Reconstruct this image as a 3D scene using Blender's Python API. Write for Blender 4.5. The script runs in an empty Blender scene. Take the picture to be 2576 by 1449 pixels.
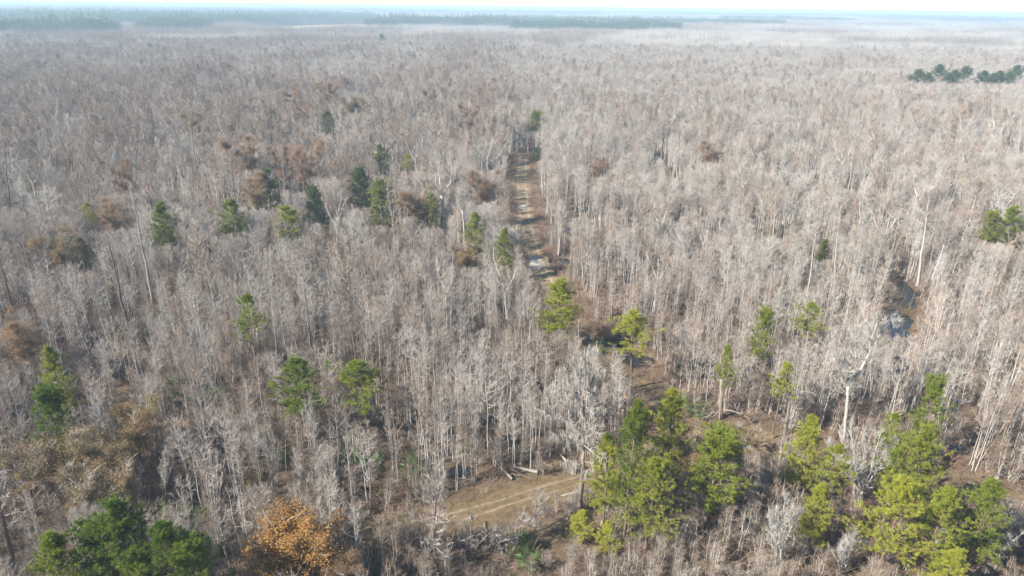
import bpy, math, time
import numpy as np
from mathutils import Matrix, Vector

T0 = time.time()
S = bpy.context.scene
COL = S.collection

# ------------------------------------------------------------------ camera
CAM_H = 60.0
PITCH = math.radians(22.4)
ROLL = math.radians(0.615)
FWD = np.array([0, math.cos(PITCH), -math.sin(PITCH)])
R0 = np.array([1.0, 0, 0])
U0 = np.array([0, math.sin(PITCH), math.cos(PITCH)])
RGT = R0 * math.cos(ROLL) + U0 * math.sin(ROLL)
UPV = U0 * math.cos(ROLL) - R0 * math.sin(ROLL)
cd = bpy.data.cameras.new('camera')
cd.lens = 24.0
cd.sensor_width = 36.0
cd.clip_start = 0.5
cd.clip_end = 60000
cam = bpy.data.objects.new('camera', cd)
COL.objects.link(cam)
M = Matrix(((RGT[0], UPV[0], -FWD[0], 0), (RGT[1], UPV[1], -FWD[1], 0),
            (RGT[2], UPV[2], -FWD[2], CAM_H), (0, 0, 0, 1)))
cam.matrix_world = M
S.camera = cam

# ------------------------------------------------------------------ light
SUN_EL = math.radians(37)
SH = np.array([0.90, 0.44])                    # where shadows fall on the ground
SH = SH / np.linalg.norm(SH)
sd = bpy.data.lights.new('sun', 'SUN')
sd.energy = 5.0
sd.angle = math.radians(0.5)
sd.color = (1.0, 0.94, 0.85)
sun = bpy.data.objects.new('sun', sd)
COL.objects.link(sun)
ldir = Vector((SH[0] * math.cos(SUN_EL), SH[1] * math.cos(SUN_EL), -math.sin(SUN_EL)))
sun.rotation_euler = ldir.to_track_quat('-Z', 'Y').to_euler()
sun.location = (0, 0, 200)

W = bpy.data.worlds.new('World')
S.world = W
W.use_nodes = True
nt = W.node_tree
bg = nt.nodes['Background']
sky = nt.nodes.new('ShaderNodeTexSky')
sky.sky_type = 'NISHITA'
sky.sun_disc = False
sky.sun_elevation = SUN_EL
sky.sun_rotation = math.atan2(-SH[0], -SH[1])   # direction towards the sun, clockwise from +Y
sky.altitude = 60
sky.air_density = 1.0
sky.dust_density = 0.2
sky.ozone_density = 3.0
nt.links.new(sky.outputs[0], bg.inputs[0])
bg.inputs[1].default_value = 0.075

S.view_settings.view_transform = 'Standard'
S.view_settings.look = 'None'
S.view_settings.exposure = 1.36
S.view_settings.gamma = 1.0
S.view_settings.use_curve_mapping = False
S.render.engine = 'CYCLES'
HAZE = 0.00029
S.cycles.max_bounces = 6
S.cycles.diffuse_bounces = 3
S.cycles.glossy_bounces = 2
S.cycles.transmission_bounces = 2
S.cycles.volume_bounces = 0
S.cycles.use_denoising = True
S.cycles.sample_clamp_indirect = 4.0

# ------------------------------------------------------------------ pixel helpers (2576 x 1449 photo units)
def ray(px, py):
    x = (px - 1288.0) / 1717.3
    y = (724.5 - py) / 1717.3
    return FWD + x * RGT + y * UPV

def at(px, py, z=0.0):
    d = ray(px, py)
    t = (CAM_H - z) / -d[2]
    return np.array([d[0] * t, d[1] * t, z])

def at_depth(px, py, yy):
    d = ray(px, py)
    t = yy / d[1]
    return np.array([d[0] * t, yy, CAM_H + d[2] * t])

def proj(P):
    P = np.asarray(P, float) - np.array([0, 0, CAM_H])
    z = P @ FWD
    return 1288 + 1717.3 * (P @ RGT) / z, 724.5 - 1717.3 * (P @ UPV) / z

def gpts(pts):
    return np.array([at(x, y)[:2] for x, y in pts])

# ------------------------------------------------------------------ numpy noise and geometry
def vnoise(x, y, seed=0):
    x = np.asarray(x, float); y = np.asarray(y, float)
    xi = np.floor(x).astype(np.int64); yi = np.floor(y).astype(np.int64)
    fx = x - xi; fy = y - yi
    fx = fx * fx * (3 - 2 * fx); fy = fy * fy * (3 - 2 * fy)
    def hsh(a, b):
        n = (a * 374761393 + b * 668265263 + seed * 982451653) & 0x7fffffff
        n = ((n ^ (n >> 13)) * 1274126177) & 0x7fffffff
        return ((n ^ (n >> 16)) & 0xffff) / 65535.0
    a = hsh(xi, yi); b = hsh(xi + 1, yi); c = hsh(xi, yi + 1); d = hsh(xi + 1, yi + 1)
    return (a * (1 - fx) + b * fx) * (1 - fy) + (c * (1 - fx) + d * fx) * fy

def fbm(x, y, seed=0, o=3):
    s = 0; a = 0.5; n = 0
    for i in range(o):
        s = s + a * vnoise(x * 2 ** i, y * 2 ** i, seed + i); n += a; a *= 0.5
    return s / n

def dist_poly(x, y, pts):
    """distance of points to a polyline, and the signed side offset"""
    best = np.full(np.shape(x), 1e9); 
    for (ax, ay), (bx, by) in zip(pts[:-1], pts[1:]):
        dx, dy = bx - ax, by - ay
        L2 = dx * dx + dy * dy
        t = np.clip(((x - ax) * dx + (y - ay) * dy) / L2, 0, 1)
        d = np.hypot(x - ax - t * dx, y - ay - t * dy)
        best = np.minimum(best, d)
    return best

def smooth_line(pts, step=2.0):
    pts = np.array(pts, float)
    P = np.vstack([2 * pts[0] - pts[1], pts, 2 * pts[-1] - pts[-2]])
    out = []
    for i in range(1, len(P) - 2):
        n = max(2, int(np.linalg.norm(P[i + 1] - P[i]) / step))
        for k in range(n):
            t = k / n
            a, b, c, d = P[i - 1], P[i], P[i + 1], P[i + 2]
            out.append(0.5 * ((2 * b) + (-a + c) * t + (2 * a - 5 * b + 4 * c - d) * t * t + (-a + 3 * b - 3 * c + d) * t ** 3))
    out.append(pts[-1])
    return np.array(out)

def nrm(v):
    return v / np.maximum(np.linalg.norm(v, axis=-1, keepdims=True), 1e-9)

class Acc:
    def __init__(s):
        s.v = []; s.f = []; s.m = []; s.n = 0
    def add(s, v, f, m=0):
        v = np.asarray(v, np.float32).reshape(-1, 3); f = np.asarray(f, np.int64).reshape(-1, 3)
        s.v.append(v); s.f.append(f + s.n); s.m.append(np.full(len(f), m, np.int32)); s.n += len(v)
    def merge(s, o, m=None):
        if not o.v: return
        v = np.vstack(o.v); f = np.vstack(o.f); mm = np.concatenate(o.m)
        s.v.append(v); s.f.append(f + s.n); s.m.append(mm if m is None else np.full(len(f), m, np.int32)); s.n += len(v)
    def moved(s, off=(0, 0, 0), rot=0.0, sc=1.0):
        r = Acc()
        v = np.vstack(s.v) * sc
        c, q = math.cos(rot), math.sin(rot)
        v = np.stack([v[:, 0] * c - v[:, 1] * q, v[:, 0] * q + v[:, 1] * c, v[:, 2]], 1) + np.asarray(off)
        r.v = [v.astype(np.float32)]; r.f = [np.vstack(s.f)]; r.m = [np.concatenate(s.m)]; r.n = s.n
        return r
    def mesh(s, name, mats, smooth=False):
        v = np.vstack(s.v).astype(np.float32); f = np.vstack(s.f).astype(np.int32); mi = np.concatenate(s.m)
        me = bpy.data.meshes.new(name)
        me.vertices.add(len(v)); me.vertices.foreach_set('co', v.ravel())
        me.loops.add(len(f) * 3); me.loops.foreach_set('vertex_index', f.ravel())
        me.polygons.add(len(f)); me.polygons.foreach_set('loop_start', np.arange(0, len(f) * 3, 3, dtype=np.int32))
        me.polygons.foreach_set('material_index', mi)
        me.polygons.foreach_set('use_smooth', np.full(len(f), smooth))
        for m in (mats if isinstance(mats, (list, tuple)) else [mats]): me.materials.append(m)
        me.update(calc_edges=True)
        return me

def basis(d):
    h = np.where(np.abs(d[..., 2:3]) > 0.9, np.array([1.0, 0, 0]), np.array([0, 0, 1.0]))
    a = nrm(np.cross(d, h)); b = np.cross(d, a)
    return a, b

def tubes(acc, P, R, sides=3, m=0):
    """P (B,K,3), R (B,K): B tapered tubes"""
    P = np.asarray(P, float); R = np.asarray(R, float)
    if P.ndim == 2: P = P[None]; R = R[None]
    B, K, _ = P.shape
    if B == 0: return
    D = np.empty_like(P)
    D[:, 1:-1] = P[:, 2:] - P[:, :-2]; D[:, 0] = P[:, 1] - P[:, 0]; D[:, -1] = P[:, -1] - P[:, -2]
    mean = nrm(D.mean(1))
    a, b = basis(mean)
    D = nrm(D)
    A = nrm(a[:, None] - D * (D * a[:, None]).sum(-1, keepdims=True)); Bv = np.cross(D, A)
    ang = np.arange(sides) * 2 * math.pi / sides
    V = P[:, :, None] + R[:, :, None, None] * (A[:, :, None] * np.cos(ang)[None, None, :, None] + Bv[:, :, None] * np.sin(ang)[None, None, :, None])
    idx = np.arange(B * K * sides).reshape(B, K, sides)
    i0 = idx[:, :-1]; i1 = idx[:, 1:]
    j0 = np.roll(i0, -1, 2); j1 = np.roll(i1, -1, 2)
    F = np.concatenate([np.stack([i0, j0, j1], -1).reshape(-1, 3), np.stack([i0, j1, i1], -1).reshape(-1, 3)])
    # close the far end
    e = idx[:, -1]
    for k in range(1, sides - 1):
        F = np.concatenate([F, np.stack([e[:, 0], e[:, k], e[:, k + 1]], -1)])
    acc.add(V, F, m)

def spikes(acc, P0, P1, r, m=0):
    if len(P0) == 0: return
    d = nrm(P1 - P0)
    a, b = basis(d)
    r = np.broadcast_to(np.asarray(r, float), (len(P0),))[:, None]
    V = np.stack([P0 + a * r, P0 + (-0.5 * a + 0.866 * b) * r, P0 + (-0.5 * a - 0.866 * b) * r, P1], 1)
    i = np.arange(len(P0))[:, None] * 4
    F = np.concatenate([i + [0, 1, 3], i + [1, 2, 3], i + [2, 0, 3]])
    acc.add(V, F, m)

def blades(acc, P0, P1, w, m=0, rng=None):
    """one thin triangle each: a needle or grass blade"""
    d = nrm(P1 - P0)
    q = nrm(np.cross(d, rng.normal(size=d.shape)))
    w = np.broadcast_to(np.asarray(w, float), (len(P0),))[:, None]
    V = np.stack([P0 - q * w, P0 + q * w, P1], 1)
    i = np.arange(len(P0))[:, None] * 3
    acc.add(V, i + [0, 1, 2], m)

def leaves(acc, P, size, rng, m=0):
    n = len(P)
    d = nrm(rng.normal(size=(n, 3))); q = nrm(np.cross(d, rng.normal(size=(n, 3))))
    s = (size * rng.uniform(0.6, 1.3, n))[:, None]
    V = np.stack([P - d * s, P - q * s * 0.6, P + d * s, P + q * s * 0.6 + d * s * 0.2], 1)
    i = np.arange(n)[:, None] * 4
    acc.add(V, np.concatenate([i + [0, 1, 2], i + [0, 2, 3]]), m)

# ------------------------------------------------------------------ materials
def mat(name):
    m = bpy.data.materials.new(name); m.use_nodes = True
    t = m.node_tree; return m, t, t.nodes['Principled BSDF']

def nd(t, k, **kw):
    n = t.nodes.new(k)
    for a, b in kw.items(): setattr(n, a, b)
    return n

def ramp(t, stops, src):
    r = nd(t, 'ShaderNodeValToRGB')
    e = r.color_ramp.elements
    while len(e) < len(stops): e.new(0.5)
    for k, (p, c) in enumerate(stops): e[k].position = p; e[k].color = (*c, 1)
    t.links.new(src, r.inputs[0]); return r.outputs[0]

def mixc(t, f, a, b, mode='MIX'):
    n = nd(t, 'ShaderNodeMix', data_type='RGBA', blend_type=mode)
    for s, v in ((0, f), (6, a), (7, b)):
        if hasattr(v, 'links') or isinstance(v, bpy.types.NodeSocket): t.links.new(v, n.inputs[s])
        else: n.inputs[s].default_value = v if s == 0 else (*v, 1)
    return n.outputs[2]

def noise(t, scale, vec=None, detail=3, rough=0.6):
    n = nd(t, 'ShaderNodeTexNoise'); n.inputs['Scale'].default_value = scale
    n.inputs['Detail'].default_value = detail; n.inputs['Roughness'].default_value = rough
    if vec is not None: t.links.new(vec, n.inputs['Vector'])
    return n.outputs[0]

def bark_mat(name, stops, patch=None, region=True, rough=0.9):
    """bark colour by the tree's own random number, by where it stands, and by fine mottling"""
    m, t, b = mat(name)
    oi = nd(t, 'ShaderNodeObjectInfo'); geo = nd(t, 'ShaderNodeNewGeometry')
    wide = noise(t, 0.02, geo.outputs['Position'], 3)
    add = nd(t, 'ShaderNodeMath', operation='MULTIPLY_ADD')
    t.links.new(oi.outputs['Random'], add.inputs[0]); add.inputs[1].default_value = 0.55
    sub = nd(t, 'ShaderNodeMath', operation='MULTIPLY_ADD')
    t.links.new(wide, sub.inputs[0]); sub.inputs[1].default_value = 1.8; sub.inputs[2].default_value = -0.67
    t.links.new(sub.outputs[0], add.inputs[2])
    c = ramp(t, stops, add.outputs[0])
    fine = noise(t, 2.5, geo.outputs['Position'], 4)
    c = mixc(t, 0.45, c, ramp(t, [(0.3, (0.35, 0.33, 0.3)), (0.7, (1, 1, 1))], fine), 'MULTIPLY')
    t.links.new(c, b.inputs['Base Color'])
    b.inputs['Roughness'].default_value = rough
    b.inputs['Specular IOR Level'].default_value = 0.2
    return m

def leaf_mat(name, c0, c1, trans=0.35, tint=None):
    """leaves or needles: colour between c0 and c1 by clump noise, pushed to `tint` by the tree's own tint value"""
    m, t, b = mat(name)
    geo = nd(t, 'ShaderNodeNewGeometry'); oi = nd(t, 'ShaderNodeObjectInfo')
    n = noise(t, 0.9, geo.outputs['Position'], 3)
    c = ramp(t, [(0.3, c0), (0.7, c1)], n)
    if tint:
        at_ = nd(t, 'ShaderNodeAttribute', attribute_type='OBJECT', attribute_name='tint')
        c = mixc(t, at_.outputs['Fac'], c, tint)
    c2 = ramp(t, [(0.0, (0.75, 0.75, 0.75)), (1.0, (1.15, 1.15, 1.15))], geo.outputs['Random Per Island'])
    c = mixc(t, 0.8, c, c2, 'MULTIPLY')
    t.links.new(c, b.inputs['Base Color'])
    b.inputs['Roughness'].default_value = 0.55
    b.inputs['Specular IOR Level'].default_value = 0.3
    tr = nd(t, 'ShaderNodeBsdfTranslucent'); t.links.new(c, tr.inputs[0])
    mx = nd(t, 'ShaderNodeMixShader'); mx.inputs[0].default_value = trans
    t.links.new(b.outputs[0], mx.inputs[1]); t.links.new(tr.outputs[0], mx.inputs[2])
    t.links.new(mx.outputs[0], t.nodes['Material Output'].inputs[0])
    return m

MT = {}
MT['trunk'] = bark_mat('young_bark', [(0.0, (0.29, 0.25, 0.22)), (0.3, (0.48, 0.45, 0.41)), (0.7, (0.58, 0.565, 0.53)), (1.0, (0.44, 0.44, 0.39))])
MT['twig'] = bark_mat('twigs', [(0.0, (0.33, 0.25, 0.20)), (0.25, (0.40, 0.34, 0.285)), (0.5, (0.475, 0.445, 0.40)), (0.72, (0.445, 0.38, 0.33)), (1.0, (0.41, 0.395, 0.32))])
MT['redtwig'] = bark_mat('reddish_twigs', [(0.0, (0.33, 0.25, 0.19)), (1.0, (0.41, 0.325, 0.26))])
MT['dark'] = bark_mat('dark_bark', [(0.0, (0.13, 0.10, 0.08)), (1.0, (0.24, 0.20, 0.17))])
MT['scrub'] = bark_mat('scrub_twigs', [(0.0, (0.21, 0.15, 0.105)), (0.5, (0.30, 0.235, 0.18)), (1.0, (0.38, 0.325, 0.265))])
MT['white'] = bark_mat('white_bark', [(0.0, (0.38, 0.35, 0.31)), (1.0, (0.52, 0.495, 0.45))])
MT['pinebark'] = bark_mat('pine_bark', [(0.0, (0.15, 0.10, 0.07)), (1.0, (0.24, 0.17, 0.13))])
MT['moss'] = bark_mat('hanging_moss', [(0.0, (0.30, 0.27, 0.24)), (1.0, (0.42, 0.39, 0.35))])
MT['needle'] = leaf_mat('pine_needles', (0.050, 0.115, 0.014), (0.130, 0.205, 0.022), 0.42, (0.42, 0.42, 0.05))
MT['needledark'] = leaf_mat('dark_needles', (0.032, 0.075, 0.016), (0.070, 0.130, 0.024), 0.3, (0.22, 0.24, 0.06))
MT['orange'] = leaf_mat('orange_leaves', (0.24, 0.14, 0.045), (0.44, 0.235, 0.065), 0.35)
MT['brown'] = leaf_mat('brown_leaves', (0.20, 0.125, 0.06), (0.33, 0.215, 0.105), 0.35, (0.36, 0.235, 0.15))
MT['ochre'] = leaf_mat('ochre_leaves', (0.22, 0.145, 0.06), (0.35, 0.235, 0.105), 0.35, (0.14, 0.15, 0.06))
MT['palm'] = leaf_mat('palmetto_leaf', (0.07, 0.13, 0.03), (0.13, 0.20, 0.06), 0.3)
MT['brush'] = bark_mat('brush_stems', [(0.0, (0.24, 0.14, 0.09)), (0.5, (0.31, 0.22, 0.16)), (1.0, (0.42, 0.33, 0.24))])
MT['grass'] = leaf_mat('dry_grass_blades', (0.24, 0.18, 0.09), (0.36, 0.29, 0.15), 0.3)
MT['wood'] = bark_mat('weathered_wood', [(0.0, (0.19, 0.16, 0.13)), (1.0, (0.34, 0.30, 0.26))])
MT['freshwood'] = bark_mat('fresh_split_wood', [(0.0, (0.62, 0.40, 0.16)), (1.0, (0.70, 0.50, 0.24))])
MT['hollow'] = bark_mat('rotten_wood_and_shade', [(0.0, (0.05, 0.035, 0.03)), (1.0, (0.08, 0.06, 0.045))])  # dark wood; on the stump it also carries the shade of the cavity
# ------------------------------------------------------------------ tree growers
def interp_poly(P, t):
    """P (K,3) one polyline; t (N,) -> points, directions"""
    K = len(P); x = np.clip(t, 0, 0.9999) * (K - 1); i = x.astype(int); f = (x - i)[:, None]
    return P[i] * (1 - f) + P[i + 1] * f, nrm(P[i + 1] - P[i])

def interp_many(P, b, t):
    K = P.shape[1]; x = np.clip(t, 0, 0.9999) * (K - 1); i = x.astype(int); f = (x - i)[:, None]
    return P[b, i] * (1 - f) + P[b, i + 1] * f, nrm(P[b, i + 1] - P[b, i])

def curve_from(P0, az, el, L, K, up, wob, rng):
    """branch polylines that start at P0 (N,3) and bend upward by `up` radians along their length"""
    N = len(P0); P = np.empty((N, K, 3)); P[:, 0] = P0
    for k in range(1, K):
        el = el + up / (K - 1) + rng.normal(0, wob, N); az = az + rng.normal(0, wob, N)
        e = np.clip(el, -1.2, 1.5)
        d = np.stack([np.cos(az) * np.cos(e), np.sin(az) * np.cos(e), np.sin(e)], 1)
        P[:, k] = P[:, k - 1] + d * (L / (K - 1))[:, None]
    return P

def wobble_stem(P0, P1, K, w, rng):
    t = np.linspace(0, 1, K)[:, None]
    P = P0 + (P1 - P0) * t
    off = np.cumsum(rng.normal(0, 1, (K, 3)), 0) * [1, 1, 0.0]
    off = off - off[0] - (off[-1] - off[0]) * t
    return P + off * w

def grow(rng, stems, trunk, crown, n1=26, L1=2.0, cs=0.35, e0=0.7, up=0.5, wob=0.10, n2=5, L2=0.45, n3=5, L3=0.8,
         r1=0.035, r3=0.012, rt=None, sides=5, prof=None, spread=0.9, s2=3, upb=0.35):
    """stems: [(polyline (K,3), r0, r1, crown_start)]; fills the trunk and crown accumulators; returns points on the twigs"""
    tips = []
    tot = sum(np.linalg.norm(np.diff(P, axis=0), axis=1).sum() for P, *_ in stems)
    for P, a, b, c0 in stems:
        K = len(P)
        R = a + (b - a) * np.linspace(0, 1, K) ** 0.85
        if P[0, 2] < 0.5: R[0] *= 1.45
        tubes(trunk, P, R, sides)
        ln = np.linalg.norm(np.diff(P, axis=0), axis=1).sum()
        n = max(2, int(n1 * ln / tot + 0.5))
        u = np.sort(rng.uniform(0, 1, n))
        t = c0 + (0.995 - c0) * u
        Q, D = interp_poly(P, t)
        az = np.arange(n) * 2.4 + rng.uniform(0, 6.28) + rng.normal(0, 0.4, n)
        pf = prof(u) if prof else np.clip(1.15 - 0.75 * u, 0.2, 1) * np.clip(0.45 + 2 * u, 0, 1)
        L = L1 * pf * rng.uniform(0.6, 1.3, n)
        el = e0 + 0.5 * u + rng.normal(0, 0.15, n)
        B = curve_from(Q, az, el, L, 5, up, wob, rng)
        rr = r1 * (0.4 + 0.6 * L / L1)
        tubes(crown, B, rr[:, None] * np.linspace(1, 0.35, 5)[None], 3)
        # secondaries
        m = n * n2
        bi = np.repeat(np.arange(n), n2); tt = rng.uniform(0.18, 1.0, m)
        Q2, D2 = interp_many(B, bi, tt)
        d = nrm(D2 + rng.normal(0, 0.55 * spread, (m, 3)) + [0, 0, upb])
        l2 = L[bi] * L2 * rng.uniform(0.5, 1.3, m) * (1.15 - 0.5 * tt)
        mid = Q2 + d * (l2 * 0.5)[:, None]
        d2 = nrm(d + rng.normal(0, 0.2, (m, 3)) + [0, 0, upb * 0.6])
        end = mid + d2 * (l2 * 0.5)[:, None]
        C = np.stack([Q2, mid, end], 1)
        r2 = np.maximum(rr[bi] * 0.5, r3)
        tubes(crown, C, r2[:, None] * np.array([1, 0.8, 0.5])[None], s2)
        # twigs on both orders
        k = m * n3
        ci = np.repeat(np.arange(m), n3); tt = rng.uniform(0.1, 1.0, k)
        Q3, D3 = interp_many(C, ci, tt)
        d3 = nrm(D3 + rng.normal(0, 0.5 * spread, (k, 3)) + [0, 0, upb])
        l3 = L3 * rng.uniform(0.4, 1.3, k)
        E = Q3 + d3 * l3[:, None]
        spikes(crown, Q3, E, r3 * rng.uniform(0.8, 1.2, k))
        tips.append((Q3, E))
        # a fan of twigs at the very top of the stem
        q = 6
        Qt = np.repeat(P[-1:], q, 0); dt = nrm(rng.normal(0, 0.35, (q, 3)) + [0, 0, 1])
        spikes(crown, Qt, Qt + dt * L3 * 1.4, r3 * 1.3)
    return np.vstack([a for a, b in tips]), np.vstack([b for a, b in tips])

def tree_young(seed, h=13.0, stems=1, thick=1.0, L1=1.9, n1=15, n2=5, n3=6, cs=0.52, e0=0.8, tw=1.0, wide=1.1, L3=0.7):
    e0 = e0 - 0.5; L1 = L1 * 1.15
    rng = np.random.default_rng(seed)
    tr, cr = Acc(), Acc()
    st = []
    for s in range(stems):
        a = rng.uniform(0, 6.28); o = 0.25 * (stems > 1)
        b0 = np.array([math.cos(a) * o, math.sin(a) * o, -0.15])
        hh = h * (1 if s == 0 else rng.uniform(0.65, 0.97))
        sp = (0.045 if stems == 1 else 0.10) * hh
        b1 = np.array([math.cos(a) * sp * rng.uniform(0.3, 1), math.sin(a) * sp * rng.uniform(0.3, 1), hh])
        st.append((wobble_stem(b0, b1, 8, 0.10, rng), rng.uniform(0.065, 0.105) * thick * hh / 13, 0.02, cs))
    t = grow(rng, st, tr, cr, n1=n1 * (1 + (stems - 1) * 0.6), L1=L1, cs=cs, e0=e0, n2=n2, n3=n3, r3=0.0082 * tw, r1=0.028, L3=L3, spread=wide, upb=0.5, wob=0.15,
             prof=lambda u: np.clip(0.35 + 1.8 * u, 0, 1) * (1.05 - 0.5 * u ** 2.2))
    return tr, cr, t

def tree_mature(seed, h=21.0, L1=4.2, cs=0.5, e0=0.45, n1=26, n2=7, n3=7, r=0.34, tw=1.0, lean=0.0, fork=True, top=0.08, L3=0.9, wide=1.0, up=0.5):
    rng = np.random.default_rng(seed)
    tr, cr = Acc(), Acc()
    a = rng.uniform(0, 6.28)
    fz = rng.uniform(0.45, 0.6) if fork else 1.0
    p1 = np.array([lean * h * fz, rng.normal(0, .3), h * fz])
    st = [(wobble_stem(np.array([0, 0, -0.2]), p1, 8, 0.12, rng), r, r * (0.62 if fork else 0.12), cs if not fork else 0.75)]
    if fork:
        nf = rng.integers(2, 4)
        for k in range(nf):
            az = a + k * 6.28 / nf + rng.normal(0, 0.3)
            ln = h * (1 - fz)
            e = p1 + np.array([math.cos(az) * ln * 0.42, math.sin(az) * ln * 0.42, ln * rng.uniform(0.75, 1.0)])
            st.append((wobble_stem(p1, e, 7, 0.22, rng), r * 0.5, top * 0.6, 0.15))
    t = grow(rng, st, tr, cr, n1=n1, L1=L1, cs=cs, e0=e0, up=up, n2=n2, n3=n3, r1=0.085, r3=0.015 * tw, L3=L3, L2=0.42, spread=wide, sides=7, wob=0.16)
    return tr, cr, t

def tree_pine(seed, h=14.0, width=6.0, cb=0.45, n1=44, n2=6, kt=3, K=13, nl=0.36, nw=0.027, r=0.17, e0=0.05, sparse=0.0, drop=0.0, low=0.55, lead=True, rnd=False):
    """trunk / limbs / needle accumulators of a pine: tufts of needles on the shoots of whorled limbs"""
    rng = np.random.default_rng(seed)
    tr, li, ne = Acc(), Acc(), Acc()
    P = wobble_stem(np.array([0, 0, -0.2]), np.array([rng.normal(0, 0.25), rng.normal(0, 0.25), h]), 9, 0.06, rng)
    tubes(tr, P, r * np.linspace(1.15, 0.14, 9), 7)
    n1 = int(n1 * 1.45)
    u = np.sort(rng.uniform(0, 1, n1)) ** 0.9
    t = cb + (0.985 - cb) * u
    Q, _ = interp_poly(P, t)
    az = np.arange(n1) * 2.4 + rng.normal(0, 0.5, n1)
    lob = 1 + 0.28 * np.sin(az * 2 + seed) * np.sin(u * 9 + seed * 1.7)          # uneven outline
    pf = np.minimum(low + (1 - low) * np.clip(u / 0.3, 0, 1), 1) * np.clip(1.03 - u ** 2.8, 0.14, 1)
    if rnd: pf = np.sqrt(np.clip(1 - (u - .42) ** 2 / .36, .03, 1))
    L = width / 2 * pf * lob * rng.uniform(0.5, 1.1, n1)
    el = e0 + 0.75 * u + rng.normal(0, 0.12, n1)
    B = curve_from(Q, az, el, L, 6, 0.35, 0.09, rng)
    tubes(li, B, (0.014 + 0.026 * L / (width / 2))[:, None] * np.linspace(1, 0.3, 6)[None], 3)
    m = n1 * n2
    bi = np.repeat(np.arange(n1), n2); tt = rng.uniform(0.22, 1.0, m)
    Q2, D2 = interp_many(B, bi, tt)
    d = nrm(D2 * 0.9 + rng.normal(0, 0.55, (m, 3)) * [1, 1, 0.55] + [0, 0, 0.22])
    l2 = (0.30 + 0.20 * L[bi]) * rng.uniform(0.5, 1.3, m) + 0.12
    E2 = Q2 + d * l2[:, None]
    spikes(li, Q2, E2, 0.018)
    keep = rng.uniform(0, 1, m) > sparse
    Q2, E2, d = Q2[keep], E2[keep], d[keep]
    cen, cdr = [], []
    for k in range(kt):
        f = 1.0 - k * (0.62 / max(kt, 1)) - rng.uniform(0, 0.12, len(Q2))
        c = Q2 + (E2 - Q2) * f[:, None] + rng.normal(0, 0.10, Q2.shape) * (k > 0)
        dd = nrm(d + rng.normal(0, 0.35, d.shape) + [0, 0, 0.35])
        cen.append(c); cdr.append(dd)
    if lead:
        tp = P[-1] + rng.normal(0, 0.12, (10, 3)); cen.append(tp); cdr.append(nrm(rng.normal(0, 0.3, (10, 3)) + [0, 0, 1]))
    cen = np.vstack(cen); cdr = np.vstack(cdr)
    N = len(cen)
    c = np.repeat(cen, K, 0); dd = np.repeat(cdr, K, 0)
    nd_ = nrm(dd * 0.75 + nrm(rng.normal(size=(N * K, 3))) * 0.85)
    st = c - dd * rng.uniform(0, 0.16, N * K)[:, None]
    blades(ne, st, st + nd_ * (nl * rng.uniform(0.7, 1.2, N * K))[:, None], nw, rng=rng)
    return tr, li, ne

def shrub(seed, h=2.2, n=26, m=5, r=0.013, spread=0.8, arch=-0.7):
    """arching bare stems from one root"""
    rng = np.random.default_rng(seed); a = Acc()
    P0 = np.c_[rng.normal(0, 0.25, n), rng.normal(0, 0.25, n), np.full(n, -0.1)]
    B = curve_from(P0, rng.uniform(0, 6.28, n), rng.uniform(0.6, 1.45, n) - 0.2 * spread, h * rng.uniform(0.5, 1.2, n), 6, arch, 0.14, rng)
    tubes(a, B, np.full(n, r)[:, None] * np.linspace(1.2, 0.5, 6)[None], 3)
    k = n * m
    bi = np.repeat(np.arange(n), m)
    Q, D = interp_many(B, bi, rng.uniform(0.3, 1, k))
    d = nrm(D + rng.normal(0, 0.6, (k, 3)) + [0, 0, 0.2])
    spikes(a, Q, Q + d * (h * 0.3 * rng.uniform(0.4, 1.2, k))[:, None], r * 0.75)
    return a

# ------------------------------------------------------------------ objects
def link(name, me, parent=None, **props):
    o = bpy.data.objects.new(name, me); COL.objects.link(o)
    if parent is not None: o.parent = parent
    for k, v in props.items():
        if v is not None: o[k] = v
    return o

def thing(name, label, cat, loc, rz=0.0, sc=1.0, group=None):
    e = bpy.data.objects.new(name, None); COL.objects.link(e)
    e.empty_display_size = 0.5
    e.location = loc; e.rotation_euler = (0, 0, rz)
    e.scale = (sc, sc, sc) if np.isscalar(sc) else sc
    e['label'] = label; e['category'] = cat
    if group: e['group'] = group
    return e

def copy_thing(src, loc, rz, sc, label, group=None):
    r = src.copy(); COL.objects.link(r)
    r.location = loc; r.rotation_euler = (0, 0, rz); r.scale = (sc, sc, sc) if np.isscalar(sc) else sc
    r['label'] = label
    if group: r['group'] = group
    for ch in src.children:
        c = ch.copy(); COL.objects.link(c); c.parent = r
        for g in ch.children:
            d = g.copy(); COL.objects.link(d); d.parent = c
    return r

PROTO = {}
def proto_collection(key, meshes):
    c = bpy.data.collections.new(key)
    for i, me in enumerate(meshes):
        o = bpy.data.objects.new('%s_%03d' % (key, i), me); c.objects.link(o)
    return c

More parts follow.
